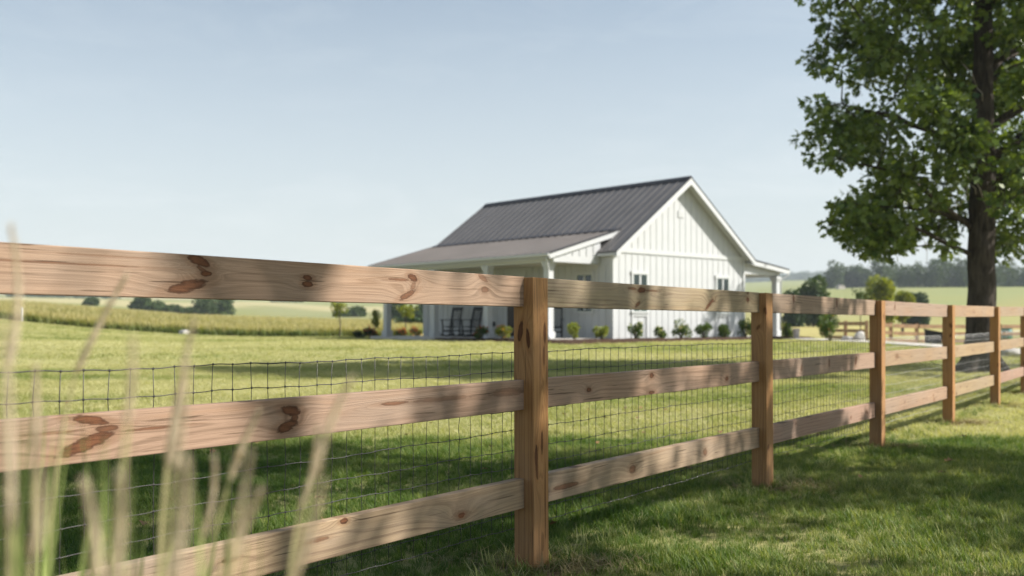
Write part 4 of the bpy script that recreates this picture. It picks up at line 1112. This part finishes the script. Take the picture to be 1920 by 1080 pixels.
# ------------------------------------------------------------------ rocking chairs
def rocking_chair(label):
    t = tag(empty('rocking_chair'), label, 'rocking chair', 'rocking chairs on the porch')
    B = M['black']   # faces -x; x depth, y width
    for s in (-1, 1):
        mb = MB(); mb.tube([(-.46 + k * .115, s * .25, .03 + .055 * ((k - 4) / 4) ** 2 + (.02 if k > 6 else 0)) for k in range(9)], .028, 8); mb.build('rocker', B, t)
        mb = MB(); mb.tube([(-.25, s * .25, .05), (-.25, s * .25, .36), (-.27, s * .26, .64)], .029, 8); mb.build('leg', B, t)
        mb = MB(); mb.tube([(.20, s * .25, .05), (.19, s * .25, .36), (.22, s * .245, .55), (.36, s * .24, 1.14)], [.03, .03, .03, .026], 8); mb.build('leg', B, t)
        mb = MB(); mb.bbox(-.34, .25, s * .27 - .05, s * .27 + .05, .64, .668, .008); mb.build('arm', B, t)
    mb = MB()
    for k in range(8): mb.bbox(-.27 + k * .062, -.215 + k * .062, -.26, .26, .385 - k * .006, .405 - k * .006, .004)
    mb.build('seat', B, t)
    mb = MB()
    for k in range(5):
        y = -.17 + k * .085; mb.tube([(.185, y, .40), (.23, y, .60), (.335, y, 1.05)], .015, 6)
    Mx = Matrix.Translation((.345, 0, 1.09)) @ Matrix.Rotation(.23, 4, 'Y')
    mb.bbox(-.014, .014, -.23, .23, -.065, .065, .006, 0, Mx)
    mb.build('backrest', B, t)
    mb = MB()
    for x_, z_ in ((-.25, .2), (.195, .22)): mb.tube([(x_, -.25, z_), (x_, .25, z_)], .02, 6)
    for s in (-1, 1): mb.tube([(-.25, s * .25, .24), (.195, s * .25, .24)], .02, 6)
    mb.build('stretcher', B, t)
    return t
c0 = rocking_chair('black rocking chair at the far end of the porch row')
spots = [(847, -.85, .18), (884, -.85, .05), (1040, -1.0, .75)]
labs = ['black rocking chair by the porch wall end, leftmost of the pair', 'black rocking chair beside the porch column, nearer the door', 'black rocking chair past the front door, behind the near fence post']
for i, (px, x_, rz) in enumerate(spots):
    o = c0 if i == 0 else copy_tree(c0)
    q = hw(x_, hy(px, x_)); o.location = (q.x, q.y, HC.z + .004); o.rotation_euler = (0, 0, TH + rz); o['label'] = labs[i]; o.scale = (1.04, 1.04, 1.04)

# ------------------------------------------------------------------ grass as scattered tufts
def tuft(name, n, h, spread, wd, mat, seed, lean=.5):
    rng = np.random.default_rng(seed)
    V, Q = [], []
    for i in range(n):
        a = rng.uniform(0, 2 * PI); r = spread * math.sqrt(rng.random()); hh = h * rng.uniform(.55, 1.15)
        bx_, by_ = r * math.cos(a), r * math.sin(a)
        d = rng.uniform(0, 2 * PI); le = lean * hh * rng.uniform(.2, 1.3)
        ux, uy = math.cos(d), math.sin(d); w = wd * rng.uniform(.7, 1.3)
        wx, wy = -uy * w, ux * w
        b = len(V)
        for f, k in ((0, 1), (.5, .85), (1, .12)):
            x = bx_ + ux * le * f * f; y = by_ + uy * le * f * f; z = hh * (f - .18 * f * f * (le / hh))
            V += [(x - wx * k, y - wy * k, z), (x + wx * k, y + wy * k, z)]
        Q += [(b, b + 1, b + 3, b + 2), (b + 2, b + 3, b + 5, b + 4)]
    me = np_mesh(name, V, Q, mat, True)
    return bpy.data.objects.new(name, me)
def scatter(name, pts, tint, scl, tufts, label):
    """one object of scattered tufts (points + instances)"""
    coll = bpy.data.collections.new(name + '_kinds')
    for o in tufts: coll.objects.link(o)
    n = len(pts)
    me = bpy.data.meshes.new(name); me.vertices.add(n); me.vertices.foreach_set('co', np.asarray(pts, np.float32).ravel())
    for an, typ, d in (('tint', 'FLOAT', tint), ('scl', 'FLOAT', scl), ('rot', 'FLOAT_VECTOR', np.stack([NR.normal(0, .12, n), NR.normal(0, .12, n), NR.uniform(0, 6.28, n)], -1))):
        a = me.attributes.new(an, typ, 'POINT'); a.data.foreach_set('vector' if 'VECTOR' in typ else 'value', np.asarray(d, np.float32).ravel())
    a = me.attributes.new('pick', 'INT', 'POINT'); a.data.foreach_set('value', NR.integers(0, len(tufts), n).astype(np.int32))
    o = link(bpy.data.objects.new(name, me)); tag(o, label, kind='stuff')
    g = bpy.data.node_groups.new(name + '_nodes', 'GeometryNodeTree')
    g.interface.new_socket('Geometry', in_out='INPUT', socket_type='NodeSocketGeometry')
    g.interface.new_socket('Geometry', in_out='OUTPUT', socket_type='NodeSocketGeometry')
    N = g.nodes.new; Lk = g.links.new
    gi, go = N('NodeGroupInput'), N('NodeGroupOutput')
    ci = N('GeometryNodeCollectionInfo'); ci.inputs['Collection'].default_value = coll; ci.inputs['Separate Children'].default_value = True
    ip = N('GeometryNodeInstanceOnPoints'); ip.inputs['Pick Instance'].default_value = True
    def na(nm, typ):
        k = N('GeometryNodeInputNamedAttribute'); k.data_type = typ; k.inputs['Name'].default_value = nm; return k.outputs['Attribute']
    m2p = N('GeometryNodeMeshToPoints')
    Lk(gi.outputs[0], m2p.inputs['Mesh']); Lk(m2p.outputs['Points'], ip.inputs['Points']); Lk(ci.outputs[0], ip.inputs['Instance'])
    Lk(na('pick', 'INT'), ip.inputs['Instance Index']); Lk(na('rot', 'FLOAT_VECTOR'), ip.inputs['Rotation']); Lk(na('scl', 'FLOAT'), ip.inputs['Scale'])
    Lk(ip.outputs[0], go.inputs[0])
    md = o.modifiers.new('scatter', 'NODES'); md.node_group = g
    return o
def frustum_pts(y0, y1, n, margin=1.5, kx=.53):
    y = np.sqrt(NR.uniform(y0 ** 2, y1 ** 2, n)); x = NR.uniform(-1, 1, n) * (kx * y + margin); return x, y
def near_post(x, y):
    d = np.full(len(x), 9.0)
    for Yp in POST_Y:
        p = fence_pt(Yp); d = np.minimum(d, np.hypot(x - p.x, y - p.y))
    return d
def on_setting(x, y):
    dx, dy = x - HC.x, y - HC.y; lx_ = math.cos(TH) * dx + math.sin(TH) * dy; ly_ = -math.sin(TH) * dx + math.cos(TH) * dy
    return ((lx_ > -3.6) & (lx_ < W + 3.3) & (ly_ > -1.75) & (ly_ < L + .5)) | (np.hypot(x - 9.26, y - 20) < .45)
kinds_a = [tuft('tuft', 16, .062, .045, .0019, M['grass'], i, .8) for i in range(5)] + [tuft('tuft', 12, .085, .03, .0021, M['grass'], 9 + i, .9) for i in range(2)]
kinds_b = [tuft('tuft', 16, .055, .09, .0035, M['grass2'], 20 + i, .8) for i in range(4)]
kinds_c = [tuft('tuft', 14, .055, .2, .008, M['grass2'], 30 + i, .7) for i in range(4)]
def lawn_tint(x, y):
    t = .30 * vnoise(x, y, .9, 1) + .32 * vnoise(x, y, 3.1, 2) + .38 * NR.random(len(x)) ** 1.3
    return np.clip((t - .12) * 1.15 * (.78 + .22 * ss((y - 7) / 4)), 0, 1)  # near tufts toned down, deepening the shade there by colour
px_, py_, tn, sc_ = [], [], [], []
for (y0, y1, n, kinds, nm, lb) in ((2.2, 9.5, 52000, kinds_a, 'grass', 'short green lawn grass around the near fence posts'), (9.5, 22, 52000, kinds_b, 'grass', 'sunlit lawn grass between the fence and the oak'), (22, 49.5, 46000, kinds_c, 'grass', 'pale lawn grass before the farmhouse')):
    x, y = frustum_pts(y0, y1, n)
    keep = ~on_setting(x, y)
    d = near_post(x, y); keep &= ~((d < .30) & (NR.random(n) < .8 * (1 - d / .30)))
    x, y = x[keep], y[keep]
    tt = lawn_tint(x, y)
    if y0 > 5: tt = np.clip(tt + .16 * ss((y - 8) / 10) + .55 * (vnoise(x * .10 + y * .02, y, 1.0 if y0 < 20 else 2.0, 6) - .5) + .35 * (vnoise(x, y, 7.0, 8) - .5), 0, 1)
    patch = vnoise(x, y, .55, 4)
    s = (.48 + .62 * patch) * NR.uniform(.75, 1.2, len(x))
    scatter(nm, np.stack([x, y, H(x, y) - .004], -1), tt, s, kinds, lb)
# straw and bare soil round the post feet
xs_, ys_ = [], []
for Yp in POST_Y[1:8]:
    p = fence_pt(Yp); n = 110
    a = NR.uniform(0, 6.28, n); r = .06 + np.abs(NR.normal(0, .16, n)); xs_.append(p.x + .10 + r * np.cos(a) * 1.3); ys_.append(p.y - .03 + r * np.sin(a))
xs_, ys_ = np.concatenate(xs_), np.concatenate(ys_)
scatter('dry_grass', np.stack([xs_, ys_, H(xs_, ys_) + .002], -1), NR.random(len(xs_)), NR.uniform(.5, 1.1, len(xs_)), [tuft('tuft', 9, .075, .05, .0020, M['straw'], 50 + i, 1.6) for i in range(3)], 'dry straw around the feet of the fence posts')
M['dirt'] = soil_mat('bare_dirt', (.09, .06, .035), (.24, .17, .10), 25)
for k, Yp in enumerate(POST_Y[1:8]):
    p = fence_pt(Yp); vs = [(p.x + .05, p.y, Hs(p.x, p.y) + .012)]; rng = random.Random(k)
    for i in range(22):
        a = i * 2 * PI / 22; r = rng.uniform(.18, .30); q = (p.x + .05 + 1.2 * r * math.cos(a), p.y + r * math.sin(a)); vs.append((q[0], q[1], Hs(*q) + .001))
    mb = MB(); mb.add(vs, [(0, 1 + i, 1 + (i + 1) % 22) for i in range(22)], 0, True); tag(mb.build('dirt_patch', M['dirt']), 'bare soil around a fence post foot', kind='structure')
xs_, ys_ = [], []
for Yp in POST_Y[1:9]:
    p = fence_pt(Yp); n = 70
    a = NR.uniform(0, 6.28, n); r = .085 + np.abs(NR.normal(0, .07, n)); xs_.append(p.x + r * np.cos(a)); ys_.append(p.y + np.abs(r * np.sin(a)) * 1.2 - .03)
fx = np.array([fence_pt(y_).x for y_ in np.linspace(2.3, 13.5, 420)]) + NR.normal(0, .05, 420); fy = np.linspace(2.3, 13.5, 420) + NR.normal(0, .05, 420)
xs_, ys_ = np.concatenate(xs_ + [fx]), np.concatenate(ys_ + [fy])
scatter('grass', np.stack([xs_, ys_, H(xs_, ys_) - .004], -1), np.clip(NR.random(len(xs_)) * .9, 0, 1), NR.uniform(.55, 1.15, len(xs_)), kinds_a[-2:], 'longer untrimmed grass along the foot of the fence')
M['dead_leaf'] = plain('dead_leaf', (.20, .11, .05), .8, .35, 9)
n = 90; x, y = frustum_pts(3.2, 13, n); C = np.stack([x, y, H(x, y) + NR.uniform(.02, .05, n)], -1)
N_ = rand_dirs(n) * .5; N_[:, 2] += 1; D_ = rand_dirs(n); D_[:, 2] *= .3
P_, q_ = leaves(C, D_, N_, NR.uniform(.05, .10, n), LEAF_O, .5)
o = link(bpy.data.objects.new('fallen_leaves', np_mesh('fallen_leaves', P_, q_, M['dead_leaf']))); tag(o, 'few brown leaves fallen on the near lawn', kind='stuff')
# the golden crop beyond the lawn
kinds_d = [tuft('crop_plant', 20, .50, .30, .022, M['crop'], 70 + i, .45) for i in range(4)]
y = 50.2 + 95 * NR.random(24000) ** 1.6; x = NR.uniform(-.62, -.02, 24000) * y
keep = (x < -5.5 - .02 * (y - 50)) ; x, y = x[keep], y[keep]
scatter('crop', np.stack([x, y, H(x, y)], -1), np.clip(vnoise(x, y, 5, 7) * .6 + NR.random(len(x)) * .5, 0, 1), NR.uniform(.7, 1.15, len(x)) * (1 + .004 * (y - 50)), kinds_d, 'golden tipped field crop beyond the lawn')

# ------------------------------------------------------------------ tall seed-head grass close to the camera
og = tag(empty('ornamental_grass', (-.62, 1.15, Hs(-.62, 1.15))), 'clump of tall pale seed headed grass before the fence', 'grass plant')
oq = og.location
def P3(px, py, Y): return Vector((at(px, Y), Y, zat(py, Y))) - oq
# (tip px, tip py, head-base px, head-base py, distance, head half-width px)
HEADS = [(18, 425, 18, 690, .95, 12), (236, 520, 142, 700, 1.25, 11), (364, 602, 312, 872, 1.05, 12), (247, 642, 238, 790, .8, 10), (660, 716, 588, 905, .95, 12), (484, 778, 428, 905, 1.15, 12),
         (345, 690, 322, 880, .75, 14), (488, 928, 432, 1060, .9, 14), (66, 690, 64, 860, .95, 11), (158, 915, 185, 1100, .72, 17), (607, 905, 545, 1100, .85, 12), (222, 900, 205, 1110, .7, 17),
         (342, 870, 318, 1090, .66, 17), (8, 600, 20, 1000, .72, 14), (592, 800, 560, 960, 1.1, 8), (400, 860, 380, 1010, 1.0, 9), (70, 880, 60, 1050, .68, 14), (470, 850, 440, 1000, .8, 9)]
for i, (tx, ty, bx_, by_, Y, hwid) in enumerate(HEADS):
    Y *= .86
    rng = random.Random(300 + i)
    tip, hb = P3(tx, ty, Y), P3(bx_, by_, Y)
    d = hb - tip
    root = Vector((hb.x * .75 - d.x * .8 + rng.uniform(-.05, .05), hb.y * .8 + rng.uniform(-.05, .05), -.02))
    mid = hb + d.normalized() * .18; mid = mid.lerp(root, .1)
    mb = MB(); pts = []
    for k in range(13):      # bezier root -> mid -> head base
        f = k / 12; pts.append(root * (1 - f) ** 2 + mid * 2 * f * (1 - f) + hb * f * f)
    pts.append(hb.lerp(tip, .05))
    mb.tube(pts, [.0015] * 12 + [.0012, .001], 6); st = mb.build('stalk', M['stem'], og)
    mb = MB(); n = 14; rr = hwid * Y / F
    bend = Vector((d.z, 0, -d.x)) * rng.uniform(-.10, .10) + Vector((0, 0, 1)) * abs(d.x) * .12
    curve = lambda f: hb.lerp(tip, f) + bend * 4 * f * (1 - f) * .6
    hp = [curve(k / n) for k in range(n + 1)]
    mb.tube(hp, [rr * .38 * math.sin(PI * min(1, .12 + .95 * k / n)) ** .6 * (1 - .35 * k / n) + .0005 for k in range(n + 1)], 8)
    u = (tip - hb).normalized()
    for k in range(420):
        f = rng.random(); p = curve(f * .97)
        a = Vector((rng.gauss(0, 1), rng.gauss(0, 1), rng.gauss(0, 1))); a = (a - u * a.dot(u)).normalized()
        q = rr * (1.35 - .7 * f) * rng.uniform(.6, 1.1)
        e = p + a * q + u * rr * rng.uniform(1.0, 2.4); s = a.cross(u) * .0007
        mb.add([p - s, p + s, e], [(0, 1, 2)])
    mb.build('seed_head', M['seed'], st)
mb = MB()
rng = random.Random(77)
for k in range(110):
    px = rng.uniform(-80, 520) if k % 3 else rng.uniform(-40, 260); Y = rng.uniform(.66, 1.35)
    tp = P3(px, rng.uniform(720, 1080) + abs(px - 150) * .3, Y)
    base = Vector((tp.x * .8 + rng.gauss(0, .06), tp.y * .85 + rng.gauss(0, .05), -.02))
    mid = base.lerp(tp, .5) + Vector((0, 0, .14)); w0 = rng.uniform(.0025, .005); vs = []
    sd = Vector((rng.uniform(-1, 1), rng.uniform(-.4, .4), 0)).normalized()
    for j in range(9):
        f = j / 8; p = base * (1 - f) ** 2 + mid * 2 * f * (1 - f) + tp * f * f; w = w0 * (1 - f ** 2.5) + .0002
        vs += [p - sd * w, p + Vector((0, 0, -.0008)), p + sd * w]
    fs = []
    for j in range(8):
        a = j * 3; fs += [(a, a + 1, a + 4, a + 3), (a + 1, a + 2, a + 5, a + 4)]
    mb.add(vs, fs, 0, True)
mb.build('leaves', M['blade'], og)

# ------------------------------------------------------------------ light, sky, air, camera
sd = SUNV
sl = bpy.data.lights.new('sun', 'SUN'); sl.energy = 4.9; sl.angle = math.radians(.5); sl.color = (1.0, .95, .88)
so = link(bpy.data.objects.new('sun', sl)); so.rotation_euler = (-sd).to_track_quat('-Z', 'Y').to_euler(); so.location = (30, 0, 40)
world = bpy.data.worlds.new('World'); scene.world = world; world.use_nodes = True
wn = NT('', world.node_tree)
sk = wn.n('ShaderNodeTexSky', sky_type='NISHITA'); sk.sun_disc = False; sk.sun_elevation = SUN_EL
sk.sun_rotation = math.atan2(sd.x, sd.y); sk.air_density = 1.0; sk.dust_density = 1.6; sk.ozone_density = 1.0; sk.altitude = 100
gc = wn.coord('Generated'); gx, gy, gz = wn.sep(gc)
wisp = wn.noise(wn.vec(wn.math('MULTIPLY', gx, 2.2), gy, wn.math('MULTIPLY', gz, 9.0)), 2.4, 6, .62, .6)
cov = wn.math('MULTIPLY', wn.maprange(wisp, .48, .76, 0, .34), wn.maprange(gz, .0, .2, 1.0, .35))
hs = wn.n('ShaderNodeHueSaturation'); hs.inputs['Saturation'].default_value = .80; wn.set(hs.inputs['Color'], wn.mix(1.0, sk.outputs[0], (.56, .605, .585), 'MULTIPLY'))
hz = wn.math('POWER', wn.maprange(gz, .40, .0, 0, 1), 1.15)
skc = wn.mix(wn.math('MULTIPLY', hz, .85), hs.outputs[0], (3.42, 3.55, 3.54))
skc = wn.mix(cov, skc, (4.3, 4.4, 4.4))
bg = wn.n('ShaderNodeBackground'); wn.set(bg.inputs[0], skc); bg.inputs[1].default_value = .128
wo = wn.n('ShaderNodeOutputWorld'); wn.t.links.new(bg.outputs[0], wo.inputs[0])

HAZE = 0.00032
if HAZE:
    hm = bpy.data.materials.new('haze_air'); hm.use_nodes = True; nt = hm.node_tree; nt.nodes.clear()
    pv = nt.nodes.new('ShaderNodeVolumePrincipled'); pv.inputs['Color'].default_value = (.80, .89, .95, 1); pv.inputs['Density'].default_value = HAZE
    oo = nt.nodes.new('ShaderNodeOutputMaterial'); nt.links.new(pv.outputs[0], oo.inputs['Volume'])
    mb = MB(); mb.box(-2600, 2600, -40, 1760, -3, 105); o = tag(mb.build('haze', hm), 'thin summer haze over the fields', kind='stuff')

cam = bpy.data.cameras.new('camera'); co = link(bpy.data.objects.new('camera', cam))
co.location = (0, 0, EYE); co.rotation_euler = (PI / 2, 0, 0)
cam.sensor_width = 36; cam.lens = 36 * F / 1920; cam.shift_y = (HZ - 540) / 1920
cam.clip_start = .05; cam.clip_end = 6000
cam.dof.use_dof = True; cam.dof.focus_distance = 3.9; cam.dof.aperture_fstop = 2.9
scene.camera = co
scene.render.engine = 'CYCLES'
cy = scene.cycles; cy.use_denoising = True; cy.max_bounces = 6; cy.diffuse_bounces = 3; cy.glossy_bounces = 2; cy.transmission_bounces = 4; cy.volume_bounces = 0; cy.sample_clamp_indirect = 6
try: cy.denoiser = 'OPENIMAGEDENOISE'
except Exception: pass
vs_ = scene.view_settings; scene.display_settings.display_device = 'sRGB'; vs_.view_transform = 'Standard'; vs_.look = 'None'; vs_.gamma = 1; vs_.exposure = 0.96
